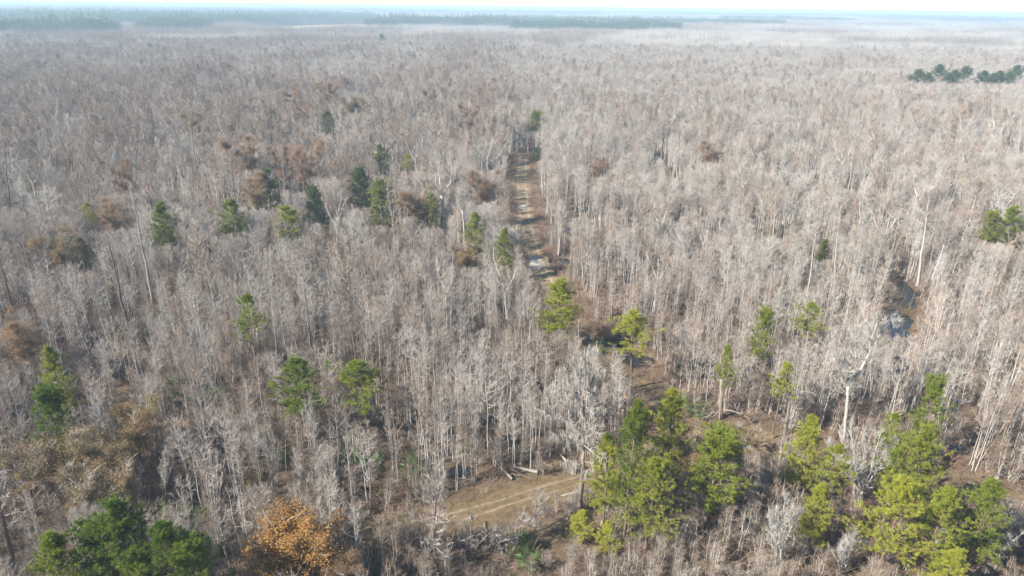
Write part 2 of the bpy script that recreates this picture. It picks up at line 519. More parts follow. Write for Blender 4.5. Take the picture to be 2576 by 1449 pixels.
def scatter(name, coll, P, idx, rot, sc, tilt=None, **props):
    """one stuff object: copies of the prototype trees set on points by geometry nodes"""
    me = bpy.data.meshes.new(name)
    P = np.asarray(P, np.float32)
    me.vertices.add(len(P)); me.vertices.foreach_set('co', P.ravel())
    a = me.attributes.new('pick', 'INT', 'POINT'); a.data.foreach_set('value', np.asarray(idx, np.int32))
    R = np.zeros((len(P), 3), np.float32); R[:, 2] = rot
    if tilt is not None: R[:, :2] = tilt
    a = me.attributes.new('turn', 'FLOAT_VECTOR', 'POINT'); a.data.foreach_set('vector', R.ravel())
    sc = np.asarray(sc, np.float32)
    if sc.ndim == 1: sc = np.stack([sc, sc, sc], 1)
    a = me.attributes.new('size', 'FLOAT_VECTOR', 'POINT'); a.data.foreach_set('vector', sc.ravel())
    me.update()
    o = link(name, me, kind='stuff', **props)
    g = bpy.data.node_groups.new('scatter_' + name, 'GeometryNodeTree')
    g.interface.new_socket('Geometry', in_out='INPUT', socket_type='NodeSocketGeometry')
    g.interface.new_socket('Geometry', in_out='OUTPUT', socket_type='NodeSocketGeometry')
    N = g.nodes
    i = N.new('NodeGroupInput'); out = N.new('NodeGroupOutput')
    ci = N.new('GeometryNodeCollectionInfo'); ci.inputs['Collection'].default_value = coll
    ci.inputs['Separate Children'].default_value = True; ci.inputs['Reset Children'].default_value = True
    ip = N.new('GeometryNodeInstanceOnPoints'); ip.inputs['Pick Instance'].default_value = True
    def na(nm, ty):
        n = N.new('GeometryNodeInputNamedAttribute'); n.data_type = ty; n.inputs[0].default_value = nm
        return n.outputs[0]
    L = g.links
    L.new(i.outputs[0], ip.inputs['Points']); L.new(ci.outputs[0], ip.inputs['Instance'])
    L.new(na('pick', 'INT'), ip.inputs['Instance Index'])
    L.new(na('turn', 'FLOAT_VECTOR'), ip.inputs['Rotation'])
    L.new(na('size', 'FLOAT_VECTOR'), ip.inputs['Scale'])
    L.new(ip.outputs[0], out.inputs[0])
    md = o.modifiers.new('scatter', 'NODES'); md.node_group = g
    return o

# ------------------------------------------------------------------ layout on the ground (metres)
far_road = smooth_line(np.vstack([gpts([(1316, 392), (1313, 430), (1313, 480), (1318, 530), (1332, 600), (1352, 665), (1378, 715), (1425, 800), (1490, 868), (1545, 925)]),
                                 gpts([(1610, 985), (1680, 1045), (1790, 1085), (1920, 1108), (2080, 1160), (2260, 1215), (2460, 1255), (2640, 1285)])]), 1.5)
near_road = smooth_line(gpts([(940, 1353), (1010, 1332), (1180, 1295), (1330, 1250), (1450, 1213), (1570, 1165), (1650, 1120), (1720, 1068)]), 1.2)
creek = smooth_line(gpts([(2190, 600), (2205, 640), (2235, 680), (2270, 715), (2290, 745), (2278, 780), (2258, 830), (2252, 890), (2275, 960), (2300, 1030), (2360, 1100), (2600, 1170)]), 2.0)
ponds = [(1500, 868, 2.8), (1590, 905, 2.6), (1557, 858, 1.8), (1408, 658, 3.0), (2262, 800, 1.8), (2270, 780, 1.7), (2278, 760, 1.6), (2258, 815, 1.7), (2256, 835, 1.6), (2286, 735, 1.6), (1430, 740, 3.0), (930, 1236, .9), (890, 1225, .7), (1275, 1112, 1.6), (1160, 1180, .9),
         (2250, 1070, 1.5), (2560, 1180, 2.0), (1430, 580, 4.0), (1980, 415, 12.0), (1605, 205, 16.0), (1690, 185, 12.0), (1960, 420, 9.0), (240, 880, 2.2)]
pond_xy = [(at(x, y)[0], at(x, y)[1], r) for x, y, r in ponds]
# open ground beside the near track, as ellipses: (px, py, radius across m, radius along view m)
open_px = [(1330, 1235, 9, 3.5), (1200, 1272, 6, 3), (1420, 1200, 5, 4.5), (1880, 1110, 8, 7), (1640, 1000, 5, 6), (1500, 880, 4, 5), (1250, 1330, 10, 4),
           (1370, 1350, 7, 4), (2350, 1225, 9, 4), (1450, 800, 3.5, 5)]
open_xy = [(*at(x, y)[:2], a, b) for x, y, a, b in open_px]

def water_d(x, y):
    """signed depth of the hollows: > 0 inside"""
    j = 1.5 * (fbm(x * 0.25, y * 0.25, 77) - 0.5)
    d = 0.5 - dist_poly(x, y, creek) + j * 1.8 + np.clip((y - 100) / 60, -.6, 2.0)
    for cx, cy, r in pond_xy:
        d = np.maximum(d, r * (1 + j * 0.5) - np.hypot((x - cx) / 1.5, y - cy))
    return d

def road_d(x, y):
    return np.minimum(dist_poly(x, y, far_road), dist_poly(x, y, near_road))

def open_d(x, y):
    """> 0 in the clearings"""
    o = np.full(np.shape(x), -1.0)
    for cx, cy, a, b in open_xy:
        o = np.maximum(o, 1 - np.hypot((x - cx) / a, (y - cy) / b))
    return o + 0.35 * (fbm(x * 0.2, y * 0.2, 31) - 0.5)

def gheight(x, y):
    x = np.asarray(x, float); y = np.asarray(y, float)
    z = 0.5 * (fbm(x * 0.08, y * 0.08, 5) - 0.5) + 0.22 * (fbm(x * 0.5, y * 0.5, 9) - 0.5)
    near = (y < 900)
    w = np.where(near, water_d(x, y), -9)
    r = np.where(near, road_d(x, y), 99)
    k = np.clip((r - 2.6) / 3.0, 0, 1); k = k * k * (3 - 2 * k)
    z = z * k + 0.22 * (1 - k)
    s = np.clip((w + 1.0) / 1.6, 0, 1) * k
    return z * (1 - s) + (-0.95) * s
# ------------------------------------------------------------------ ground
def axis_x():
    a = [0.0]; s = 0.7
    while a[-1] < 24000:
        a.append(a[-1] + s)
        if a[-1] > 75: s *= 1.035
    a = np.array(a); return np.concatenate([-a[:0:-1], a])

def axis_y():
    a = [-60.0, -20.0, 0.0, 20.0, 35.0, 45.0]; s = 0.6
    while a[-1] < 30000:
        a.append(a[-1] + s)
        if a[-1] > 100: s *= 1.022
    return np.array(a)

gx, gy = axis_x(), axis_y()
X, Y = np.meshgrid(gx, gy)
Z = gheight(X, Y)
nx, ny = len(gx), len(gy)
V = np.stack([X, Y, Z], -1).reshape(-1, 3)
I = np.arange(nx * ny).reshape(ny, nx)
F = np.concatenate([np.stack([I[:-1, :-1], I[:-1, 1:], I[1:, 1:]], -1).reshape(-1, 3), np.stack([I[:-1, :-1], I[1:, 1:], I[1:, :-1]], -1).reshape(-1, 3)])
ga = Acc(); ga.add(V, F)
m, t, b = mat('forest_floor')
geo = nd(t, 'ShaderNodeNewGeometry'); pos = geo.outputs['Position']
n1 = noise(t, 0.35, pos, 5); n2 = noise(t, 4.0, pos, 4, 0.7); n3 = noise(t, 0.05, pos, 2)
c = ramp(t, [(0.28, (0.045, 0.034, 0.026)), (0.45, (0.10, 0.076, 0.054)), (0.6, (0.155, 0.122, 0.088)), (0.78, (0.24, 0.195, 0.135))], n1)
c = mixc(t, 0.55, c, ramp(t, [(0.3, (0.35, 0.3, 0.28)), (0.7, (1.25, 1.1, 1.0))], n2), 'MULTIPLY')
ga_attr = nd(t, 'ShaderNodeAttribute', attribute_type='GEOMETRY', attribute_name='cover')
gr = ramp(t, [(0.35, (0.10, 0.07, 0.038)), (0.6, (0.185, 0.135, 0.075))], noise(t, 0.9, pos, 5))
gr = mixc(t, 0.5, gr, ramp(t, [(0.3, (0.5, 0.5, 0.4)), (0.7, (1.2, 1.15, 1.1))], n2), 'MULTIPLY')
sep = nd(t, 'ShaderNodeSeparateColor'); t.links.new(ga_attr.outputs['Color'], sep.inputs[0])
c = mixc(t, sep.outputs[0], c, gr)
c = mixc(t, sep.outputs[1], c, (0.42, 0.34, 0.22))
c = mixc(t, sep.outputs[2], c, (0.035, 0.028, 0.022))
t.links.new(c, b.inputs['Base Color']); b.inputs['Roughness'].default_value = 0.95; b.inputs['Specular IOR Level'].default_value = 0.15
bp = nd(t, 'ShaderNodeBump'); bp.inputs['Strength'].default_value = 0.8; bp.inputs['Distance'].default_value = 0.12
t.links.new(n2, bp.inputs['Height']); t.links.new(bp.outputs[0], b.inputs['Normal'])
MT['floor'] = m
gm = ga.mesh('ground', MT['floor'], True)
xf, yf = X.ravel(), Y.ravel()
cov = np.zeros((len(xf), 4), np.float32); cov[:, 3] = 1
nearm = yf < 700
rd = np.where(nearm, road_d(xf, yf), 99); wd = np.where(nearm, water_d(xf, yf), -9); od = np.where(nearm, open_d(xf, yf), -1)
cov[:, 0] = np.maximum(np.clip((4.6 - rd) / 3, 0, 1), np.clip(od * 1.5, 0, 0.45) * np.clip(2 * vnoise(xf * .2, yf * .2, 8) - 0.3, 0, 1))
fc = at(830, 63)[:2]
fb = at(1075, 51)[:2]
FIELDS = [(fc[0] * .88, fc[1] * .88, 170, fc[1] * .17), (fb[0] * .87, fb[1] * .87, 190, fb[1] * .17), (*at(1100, 33)[:2], 500, 900)]
for cx, cy, a_, b_ in FIELDS:
    cov[:, 1] = np.maximum(cov[:, 1], np.clip(4 * (1 - np.hypot((xf - cx) / a_, (yf - cy) / b_)), 0, 1))
cov[:, 2] = np.clip((wd + 0.5) / 1.0, 0, 1)
at_ = gm.color_attributes.new('cover', 'FLOAT_COLOR', 'POINT'); at_.data.foreach_set('color', cov.ravel())
link('ground', gm, kind='structure')

# water: one sheet per pool, a little below the banks
m, t, b = mat('swamp_water')
b.inputs['Base Color'].default_value = (0.012, 0.014, 0.014, 1); b.inputs['Roughness'].default_value = 0.04; b.inputs['IOR'].default_value = 1.33
b.inputs['Specular IOR Level'].default_value = 0.9
geo = nd(t, 'ShaderNodeNewGeometry'); bp = nd(t, 'ShaderNodeBump'); bp.inputs['Strength'].default_value = 0.15; bp.inputs['Distance'].default_value = 0.05
t.links.new(noise(t, 1.5, geo.outputs['Position'], 2), bp.inputs['Height']); t.links.new(bp.outputs[0], b.inputs['Normal'])
MT['water'] = m
for cx, cy, r in pond_xy:
    k = 28; th = np.arange(k) * 6.2832 / k
    v = np.vstack([[cx, cy, -0.42], np.c_[cx + np.cos(th) * (r * 1.6 + 1.2), cy + np.sin(th) * (r + 1.2), np.full(k, -0.42)]])
    a = Acc(); i = np.arange(k); a.add(v, np.c_[np.zeros(k, int), 1 + i, 1 + (i + 1) % k])
    link('pond_water', a.mesh('pond_water', MT['water']), kind='structure')
def ribbon(line, hw, zf, us=(-1, 1), mname='ribbon', mt=None, jitter=0.0, seed=0):
    d = np.gradient(line, axis=0); nn = np.c_[d[:, 1], -d[:, 0]]; nn = nrm(nn)
    s = np.r_[0, np.cumsum(np.linalg.norm(np.diff(line, axis=0), axis=1))]
    U = np.array(us, float); K = len(U)
    jt = jitter * (vnoise(s * 0.35, s * 0 + 3, seed) - 0.5) * 2
    jt2 = jitter * (vnoise(s * 0.35, s * 0 + 9, seed) - 0.5) * 2
    w = hw * np.where(U[None] < 0, 1 + jt[:, None], 1 + jt2[:, None])
    P = line[:, None] + nn[:, None] * (U[None] * w)[..., None]
    Zv = zf(P[..., 0], P[..., 1], np.broadcast_to(U[None], w.shape))
    v = np.dstack([P, Zv]).reshape(-1, 3)
    I = np.arange(len(line) * K).reshape(len(line), K)
    f = np.concatenate([np.stack([I[:-1, :-1], I[:-1, 1:], I[1:, 1:]], -1).reshape(-1, 3), np.stack([I[:-1, :-1], I[1:, 1:], I[1:, :-1]], -1).reshape(-1, 3)])
    a = Acc(); a.add(v, f); me = a.mesh(mname, mt, True)
    uu = np.broadcast_to(U[None], w.shape).ravel(); ss = np.repeat(s, K)
    uv = me.attributes.new('across', 'FLOAT', 'POINT'); uv.data.foreach_set('value', uu.astype(np.float32))
    uv = me.attributes.new('along', 'FLOAT', 'POINT'); uv.data.foreach_set('value', ss.astype(np.float32))
    return me
link('creek_water', ribbon(creek, 3.2, lambda x, y, u: np.full(x.shape, -0.415), mname='creek_water', mt=MT['water']), kind='structure')

def road_mat(name, worn, grassy, rut):
    m, t, b = mat(name)
    geo = nd(t, 'ShaderNodeNewGeometry'); pos = geo.outputs['Position']
    au = nd(t, 'ShaderNodeAttribute', attribute_name='across'); 
    ab = nd(t, 'ShaderNodeMath', operation='ABSOLUTE'); t.links.new(au.outputs['Fac'], ab.inputs[0])
    dv = nd(t, 'ShaderNodeMath', operation='SUBTRACT'); t.links.new(ab.outputs[0], dv.inputs[0]); dv.inputs[1].default_value = 0.42
    a2 = nd(t, 'ShaderNodeMath', operation='ABSOLUTE'); t.links.new(dv.outputs[0], a2.inputs[0])
    ml = nd(t, 'ShaderNodeMath', operation='MULTIPLY_ADD'); t.links.new(a2.outputs[0], ml.inputs[0]); ml.inputs[1].default_value = -5.0; ml.inputs[2].default_value = 1.05
    nn = nd(t, 'ShaderNodeMath', operation='MULTIPLY_ADD'); t.links.new(noise(t, 0.45, pos, 5, 0.7), nn.inputs[0]); nn.inputs[1].default_value = 2.2; nn.inputs[2].default_value = -1.25
    sm = nd(t, 'ShaderNodeMath', operation='ADD', use_clamp=True); t.links.new(ml.outputs[0], sm.inputs[0]); t.links.new(nn.outputs[0], sm.inputs[1])
    ks = nd(t, 'ShaderNodeMath', operation='MULTIPLY', use_clamp=True); t.links.new(sm.outputs[0], ks.inputs[0]); ks.inputs[1].default_value = rut
    g = ramp(t, [(0.3, tuple(x * 0.55 for x in grassy)), (0.65, grassy)], noise(t, 1.3, pos, 5, 0.7))
    w = ramp(t, [(0.3, tuple(x * 0.7 for x in worn)), (0.7, worn)], noise(t, 3, pos, 4))
    c = mixc(t, ks.outputs[0], g, w)
    t.links.new(c, b.inputs['Base Color']); b.inputs['Roughness'].default_value = 0.95; b.inputs['Specular IOR Level'].default_value = 0.15
    bp = nd(t, 'ShaderNodeBump'); bp.inputs['Strength'].default_value = 0.6; bp.inputs['Distance'].default_value = 0.08
    t.links.new(noise(t, 3, pos, 5), bp.inputs['Height']); t.links.new(bp.outputs[0], b.inputs['Normal'])
    return m
US = (-1, -0.75, -0.58, -0.42, -0.26, 0, 0.26, 0.42, 0.58, 0.75, 1)
def road_z(x, y, u):
    return 0.228 + 0.05 * (np.abs(np.abs(u) - 0.42) > 0.12) * (np.abs(u) < 0.9) + 0.03 * (vnoise(x * 1.5, y * 1.5, 4) - 0.5) * (np.abs(u) < 0.9)
MT['farroad'] = road_mat('pale_sandy_track', (0.40, 0.33, 0.23), (0.26, 0.20, 0.12), 0.75)
MT['nearroad'] = road_mat('grassy_track', (0.34, 0.27, 0.20), (0.165, 0.12, 0.065), 0.6)
split_y = at(1385, 728)[1]
link('dirt_road', ribbon(far_road[far_road[:, 1] > split_y], 3.2, road_z, US, 'dirt_road', MT['farroad'], 0.25, 3), kind='structure')
MT['faint'] = road_mat('faint_brown_track', (0.22, 0.16, 0.11), (0.14, 0.10, 0.062), 0.5)
link('forest_track', ribbon(far_road[far_road[:, 1] < split_y + 1.5], 1.5, lambda x, y, u: road_z(x, y, u) - .006, US, 'forest_track', MT['faint'], 0.3, 5), kind='structure')
link('dirt_track', ribbon(near_road, 1.7, lambda x, y, u: road_z(x, y, u) + 0.012, US, 'dirt_track', MT['nearroad'], 0.3, 7), kind='structure')
m, t, b = mat('pale_gravel')
geo = nd(t, 'ShaderNodeNewGeometry')
t.links.new(ramp(t, [(0.35, (0.24, 0.22, 0.19)), (0.7, (0.46, 0.43, 0.37))], noise(t, 1.5, geo.outputs['Position'], 5)), b.inputs['Base Color'])
b.inputs['Roughness'].default_value = 0.9
MT['gravel'] = m
for px, py, ra, rb in ((1348, 660, 1.7, 4.8), (1315, 522, 1.1, 3.0), (1448, 1237, 1.7, 0.22)):
    c0 = at(px, py, 0.3); k = 40; th = np.arange(k) * 6.2832 / k
    j = 0.6 + 0.8 * vnoise(np.cos(th) * 2 + px, np.sin(th) * 2, 3)
    rot = math.radians(0 if px < 1400 else 24)
    ex, ey = np.cos(th) * ra * j, np.sin(th) * rb * j
    v = np.vstack([[c0[0], c0[1], 0.305], np.c_[c0[0] + ex * math.cos(rot) - ey * math.sin(rot), c0[1] + ex * math.sin(rot) + ey * math.cos(rot), np.full(k, 0.303)]])
    a = Acc(); i = np.arange(k); a.add(v, np.c_[np.zeros(k, int), 1 + i, 1 + (i + 1) % k])
    link('gravel_patch', a.mesh('gravel_patch', MT['gravel']), kind='structure')

# ------------------------------------------------------------------ named trees
LAND = []      # landmarks for the labels of the plain trees: (px, py of the foot, phrase)
SIGHT = []     # (x, y, half width, height seen down to): growth in front of these stays low
CB = {('p', 4): .5, ('p', 2): .5, ('d', 0): .2, ('d', 1): .3, ('b', 0): .3, ('b', 1): .3, ('f', 0): .6, ('p', 3): .3}
TAKEN = []     # (x, y, radius) kept free of forest trees
def place(px, ytop, h, ybase=None):
    """foot position and height of a tree seen with its top at (px, ytop)"""
    if ybase is not None:
        g = at(px, ybase); q = at_depth(px, ytop, g[1]); return g[0], g[1], max(2.0, q[2])
    q = at(px, ytop, h); return q[0], q[1], h

PM = [tree_pine(11, 14, 6.0, 0.42), tree_pine(12, 14, 6.5, 0.30, n1=56, e0=0.25, rnd=True), tree_pine(13, 14, 5.6, 0.5, n1=34, sparse=0.15, e0=0.0),
      tree_pine(14, 14, 6.2, 0.22, n1=60, low=0.8, e0=0.1), tree_pine(15, 14, 5.0, 0.55, n1=30, sparse=0.3, e0=-0.1, low=0.75)]
DM = [tree_pine(16, 12, 6.0, 0.15, n1=60, n2=7, nl=0.26, nw=0.035, e0=0.5, low=0.6, K=12, rnd=True), tree_pine(17, 13, 6.0, 0.2, n1=44, n2=6, nl=0.28, nw=0.035, e0=0.4, low=0.6, K=12, rnd=True)]
BIGP = tree_pine(18, 17, 9.0, 0.25, n1=95, n2=8, kt=3, K=14, sparse=.22, nl=0.36, e0=0.2, low=0.75, r=0.22)
BIGP2 = tree_pine(19, 17, 9.0, 0.30, n1=85, n2=8, kt=3, K=14, sparse=.32, nl=0.36, e0=0.1, low=0.9, r=0.22)
FLATP = tree_pine(20, 20, 9.0, 0.50, n1=44, n2=8, kt=2, K=12, nl=0.5, nw=0.07, e0=0.35, low=0.8, r=0.3)
def pine_meshes(key, T, nm):
    return (T[0].mesh(key + '_trunk', MT['pinebark']), T[1].mesh(key + '_limbs', MT['pinebark']), T[2].mesh(key + '_needles', MT[nm]))
PMESH = {('p', i): (pine_meshes('pine', T, 'needle'), 14, w) for i, (T, w) in enumerate(zip(PM, (6.0, 6.5, 5.6, 6.2, 5.0)))}
PMESH[('b', 0)] = (pine_meshes('large_pine', BIGP, 'needle'), 17, 9.0)
PMESH[('b', 1)] = (pine_meshes('large_pine', BIGP2, 'needle'), 17, 9.0)
PMESH[('f', 0)] = (pine_meshes('flat_pine', FLATP, 'needledark'), 20, 11.0)
PMESH[('d', 0)] = (pine_meshes('evergreen', DM[0], 'needledark'), 12, 5.0)
PMESH[('d', 1)] = (pine_meshes('evergreen', DM[1], 'needledark'), 13, 4.6)

def pine(px, ytop, h, wpx, kind, tint, label, mark=None, ybase=None, name='pine_tree', cat='pine tree', group='pines scattered through the bare forest'):
    x, y, hh = place(px, ytop, h, ybase)
    ms, mh, mw = PMESH[kind]
    slant = math.hypot(y, CAM_H - hh * 0.7, x)
    w = wpx * (y * math.cos(PITCH) + (CAM_H - hh * .7) * math.sin(PITCH)) / 1717.3
    v_ = np.empty(len(ms[2].vertices) * 3, np.float32); ms[2].vertices.foreach_get('co', v_); mw = 2 * np.percentile(np.abs(v_.reshape(-1, 3)[::7, 0]), 94)
    w = w * (1.65 if kind[0] == 'f' else 1.1 if kind[0] == 'd' else 0.97 if wpx < 75 else 0.79)
    sxy = min(w / mw, 1.8 * hh / mh); sz = hh / mh
    z = float(gheight(x, y))
    e = thing(name, label, cat, (x, y, z), (px * 1.7 + ytop) % 6.28, (sxy, sxy, (hh - z) / mh), group)
    link('trunk', ms[0], e); link('limbs', ms[1], e); link('crown', ms[2], e, tint=float(min(1, tint + (.22 if kind[0] == 'd' else 0))))
    TAKEN.append((x, y, max(1.2, w * 0.28))); SIGHT.append((x, y, w * 0.5, hh * CB.get(kind, 0.4)))
    if mark: LAND.append((*proj([x, y, hh * 0.8]), mark))
    return e

PINES = [
 (1405, 708, 14, 100, ('p', 3), .75, 'broad yellow-green pine where the straight sandy road meets the thicket', 'the road-end pine'),
 (1603, 778, 15, 92, ('p', 2), .9, 'bright yellow-green pine with a bare lower trunk beside the dark pools', 'the poolside pine'),
 (1925, 790, 13, 46, ('p', 1), .5, 'small round green pine crown alone in the pale thicket right of the pools', 'the small round pine'),
 (2042, 762, 14, 66, ('p', 4), .55, 'ragged thin green pine left of the narrow creek', 'the ragged creek pine'),
 (1838, 875, 15, 52, ('p', 4), .5, 'slim green pine seen between the arms of the pale dead snag', None),
 (1975, 915, 13, 60, ('p', 4), .75, 'thin yellowish pine half hidden beside the tall two-tone cypress trunk', None),
 (2362, 965, 13, 58, ('p', 1), .35, 'small dark green pine standing alone in the bare wood by the creek', 'the lone creek pine'),
 (1600, 1018, 19, 105, ('b', 0), .25, 'tall deep green pine with a pointed top, largest near the track bend', 'the tallest track-bend pine'),
 (1648, 1160, 14, 125, ('b', 1), .6, 'wide light green pine just in front of the tallest track-bend pine', 'the wide track-bend pine'),
 (1535, 1105, 13, 95, ('p', 3), .8, 'yellow-green pine leaning over the dirt track beside the mossy cypress', None),
 (1700, 988, 14, 105, ('p', 3), .8, 'hazy pale green pine behind the tallest track-bend pine', 'the hazy pine'),
 (1812, 1108, 14, 140, ('p', 1), .45, 'rounded bushy pine, bright on its left, with brown scrub on both sides', 'the rounded bushy pine'),
 (2050, 1058, 13, 100, ('p', 3), .8, 'yellow-green pine just left of the white spreading tree', None),
 (2113, 1128, 14, 100, ('p', 4), .55, 'pine with a lone upright leader and gaps below its top tuft', 'the leader-topped pine'),
 (2065, 1225, 10, 80, ('p', 3), .75, 'low yellow-green pine behind the foot of the leader-topped pine', None),
 (2335, 1083, 15, 125, ('b', 0), .55, 'large green pine right of the white spreading tree', 'the large right pine'),
 (2262, 1125, 12, 60, ('p', 0), .35, 'darker green pine squeezed between white tree and large pine', None),
 (2275, 1205, 14, 140, ('b', 1), .9, 'largest yellow-green pine at the lower right edge of the wood', 'the largest yellow-green pine'),
 (2385, 1235, 13, 120, ('b', 0), .6, 'green pine touching the right side of the largest yellow-green pine', None),
 (2505, 1215, 13, 115, ('p', 3), .35, 'dark green pine in the lower right with white branches before it', 'the dark lower right pine'),
 (2400, 1390, 8, 110, ('p', 3), .8, 'young yellow-green pine low in front of the lower right pines', None),
 (747, 910, 14, 130, ('p', 0), .22, 'dense mid green pine with a layered crown left of its near twin', 'the layered pine'),
 (918, 906, 14, 118, ('p', 2), .38, 'mid green pine with open lower limbs right of the layered pine', 'the open-limbed pine'),
 (117, 995, 14, 100, ('p', 1), .05, 'dark green dense round pine above the golden brown oaks', 'the dark round pine'),
 (125, 878, 14, 62, ('p', 3), .6, 'small pale green pine beside the russet oak on the far left', None),
 (578, 503, 15, 66, ('p', 0), .3, 'round green pine standing free above the thicket left of centre', 'the free-standing round pine'),
 (400, 513, 15, 60, ('p', 3), .25, 'full green pine right of the leaning grey dead snag', 'the snag-side pine'),
 (725, 523, 15, 60, ('p', 2), .55, 'pale two-tiered pine among bare trees below the oak pair', None),
 (905, 433, 14, 56, ('d', 0), .0, 'very dark glossy evergreen tree with a dense column crown', 'the dark column evergreen'),
 (962, 463, 15, 60, ('d', 0), .9, 'dull olive evergreen right behind the dark glossy column tree', None),
 (1197, 538, 14, 46, ('p', 3), .5, 'light green pine just right of the broken pale snag', None),
 (1270, 578, 13, 42, ('p', 3), .4, 'small green pine on the left verge of the straight road', 'the small roadside pine'),
 (955, 366, 15, 36, ('d', 1), .45, 'greyish green evergreen behind the column tree, with open crown', None),
 (1346, 285, 14, 34, ('p', 1), .35, 'rounded evergreen at the far end of the straight road', 'the road-end evergreen'),
 (1348, 372, 7, 34, ('p', 3), .0, 'low dark evergreen crowding the road just before its far end', None),
 (219, 512, 13, 36, ('p', 4), .7, 'thin yellowish pine in the left middle of the wood', None),
 (200, 608, 9, 26, ('d', 0), .5, 'tiny green evergreen low among bare trunks on the left', None),
 (1021, 390, 12, 34, ('p', 4), .7, 'faint yellow-green pine top behind the big pale oak', None),
 (686, 285, 12, 26, ('d', 0), .5, 'small far evergreen under the left reddish oak pair', None),
 (822, 285, 13, 30, ('d', 0), .5, 'small far evergreen under the right ochre oaks', None),
 (2548, 522, 14, 78, ('p', 3), .45, 'broad green evergreen cut by the right edge in mid wood', 'the broad right evergreen'),
 (2497, 540, 12, 36, ('p', 1), .5, 'smaller green evergreen just left of the broad one', None),
 (2075, 605, 7, 26, ('p', 3), .5, 'small green evergreen between the two white dead trunks', None),
 (664, 430, 16, 46, ('d', 1), .35, 'dark olive evergreen climbing beside the orange-brown oaks', None),
 (790, 478, 12, 48, ('d', 0), .0, 'nearly black evergreen at the foot of the reddish oak', None),
 (1088, 490, 13, 44, ('d', 1), .8, 'pale olive evergreen right of the russet-brown oak', None),
 (615, 748, 17, 74, ('p', 4), .35, 'green tufted top of an old leaning tree in the left thicket', None),
 (2405, 236, 8, 34, ('d', 0), .6, 'low green tree in front of the distant flat-topped pines', None),
 (2311, 176, 20, 40, ('f', 0), .2, 'leftmost flat-topped pine of the distant row at the right', None),
 (2368, 164, 21, 40, ('f', 0), .2, 'second flat-topped pine of the distant row, standing highest', None),
 (2402, 178, 19, 42, ('f', 0), .15, 'third flat-topped pine, dark, inside the distant row', None),
 (2430, 168, 21, 44, ('f', 0), .3, 'fourth flat-topped pine, before the gap in the distant row', None),
 (2480, 180, 19, 42, ('f', 0), .1, 'fifth flat-topped pine, just after the gap in the distant row', None),
 (2518, 180, 19, 46, ('f', 0), .2, 'sixth flat-topped pine with a broad low crown in the distant row', None),
 (2560, 166, 21, 56, ('f', 0), .25, 'last flat-topped pine, cut by the right edge of the view', None),
 (2338, 184, 17, 46, ('f', 0), .35, 'low flat-topped pine squeezed between first and second of the distant row', None),
 (2392, 186, 17, 50, ('f', 0), .3, 'low dark pine under the third flat-topped pine of the distant row', None),
 (2500, 186, 17, 52, ('f', 0), .3, 'low pine filling the space between fifth and sixth of the distant row', None),
 (2540, 182, 18, 52, ('f', 0), .35, 'low pine just left of the last flat-topped pine', None),
 (960, 88, 20, 14, ('d', 0), .0, 'single dark tree alone on the far hazy canopy', None),
 (290, 1270, 16, 190, ('b', 0), .12, 'big dark green pine rising highest of the lower left clump', 'the highest clump pine'),
 (128, 1345, 14, 130, ('p', 3), .35, 'leftmost pine of the lower left clump, with bright tufts', 'the leftmost clump pine'),
 (235, 1335, 13, 120, ('p', 1), .08, 'dark pine filling the middle of the lower left clump', None),
 (400, 1322, 15, 150, ('b', 1), .08, 'dark spreading pine in the right half of the lower left clump', None),
 (480, 1360, 13, 120, ('p', 1), .2, 'outer right pine of the lower left clump beside the orange oak', None),
 (345, 1395, 12, 130, ('p', 3), .3, 'brightest low pine in front of the lower left clump', None),
 (1467, 1285, 5, 75, ('p', 3), 1.0, 'squat yellow-green young pine at the foot of the mossy cypress', None),
 (1535, 1318, 5, 66, ('p', 3), .95, 'squat young pine right of the cypress foot pine', None),
 (2250, 1045, 12, 60, ('p', 4), .5, 'slender green pine top behind the white spreading tree', None),
]
for r in PINES: 
    dk = r[4][0] in 'd'
    pine(*r[:8], name='evergreen_tree' if dk else 'pine_tree', cat='evergreen tree' if dk else 'pine tree', group='evergreens dotted through the bare forest' if dk else 'pines scattered through the bare forest')

# broadleaf trees that keep brown leaves
def leafy(seed, h, L1, nleaf, size, mk, cs=0.25, sparse=False):
    tr, cr, (A, B) = tree_mature(seed, h=h, L1=L1, cs=cs, n1=30, n2=7, n3=6, r=0.2, e0=0.5)
    rng = np.random.default_rng(seed + 5)
    i = rng.integers(0, len(A), nleaf); f = rng.uniform(0.1, 1.05, nleaf)[:, None]
    # leaves gather in patches
    P = A[i] * (1 - f) + B[i] * f + rng.normal(0, 0.22, (nleaf, 3))
    dens = vnoise(P[:, 0] * 0.9 + P[:, 2] * 0.7, P[:, 1] * 0.9 - P[:, 2] * 0.5, seed)
    P = P[dens > (0.28 if sparse else 0.2)]
    lf = Acc(); leaves(lf, P, size, rng)
    r = np.hypot(np.vstack(cr.v)[:, 0], np.vstack(cr.v)[:, 1])
    return tr.mesh('oak_trunk', MT['dark']), cr.mesh('oak_branches', MT['twig']), lf.mesh('oak_leaves', MT[mk]), float(np.percentile(np.vstack(cr.v)[:, 2], 99.5)), 2 * np.percentile(r, 93)
LEAFY = {'orange': leafy(41, 12, 5.2, 40000, 0.085, 'orange'), 'brown': leafy(42, 14, 3.4, 30000, 0.062, 'brown'), 'russet': leafy(43, 16, 3.6, 40000, 0.065, 'brown', cs=0.3, sparse=True),
         'ochre': leafy(44, 11, 3.2, 22000, 0.065, 'ochre'), 'tan': leafy(45, 10, 3.0, 12000, 0.06, 'ochre', sparse=True)}
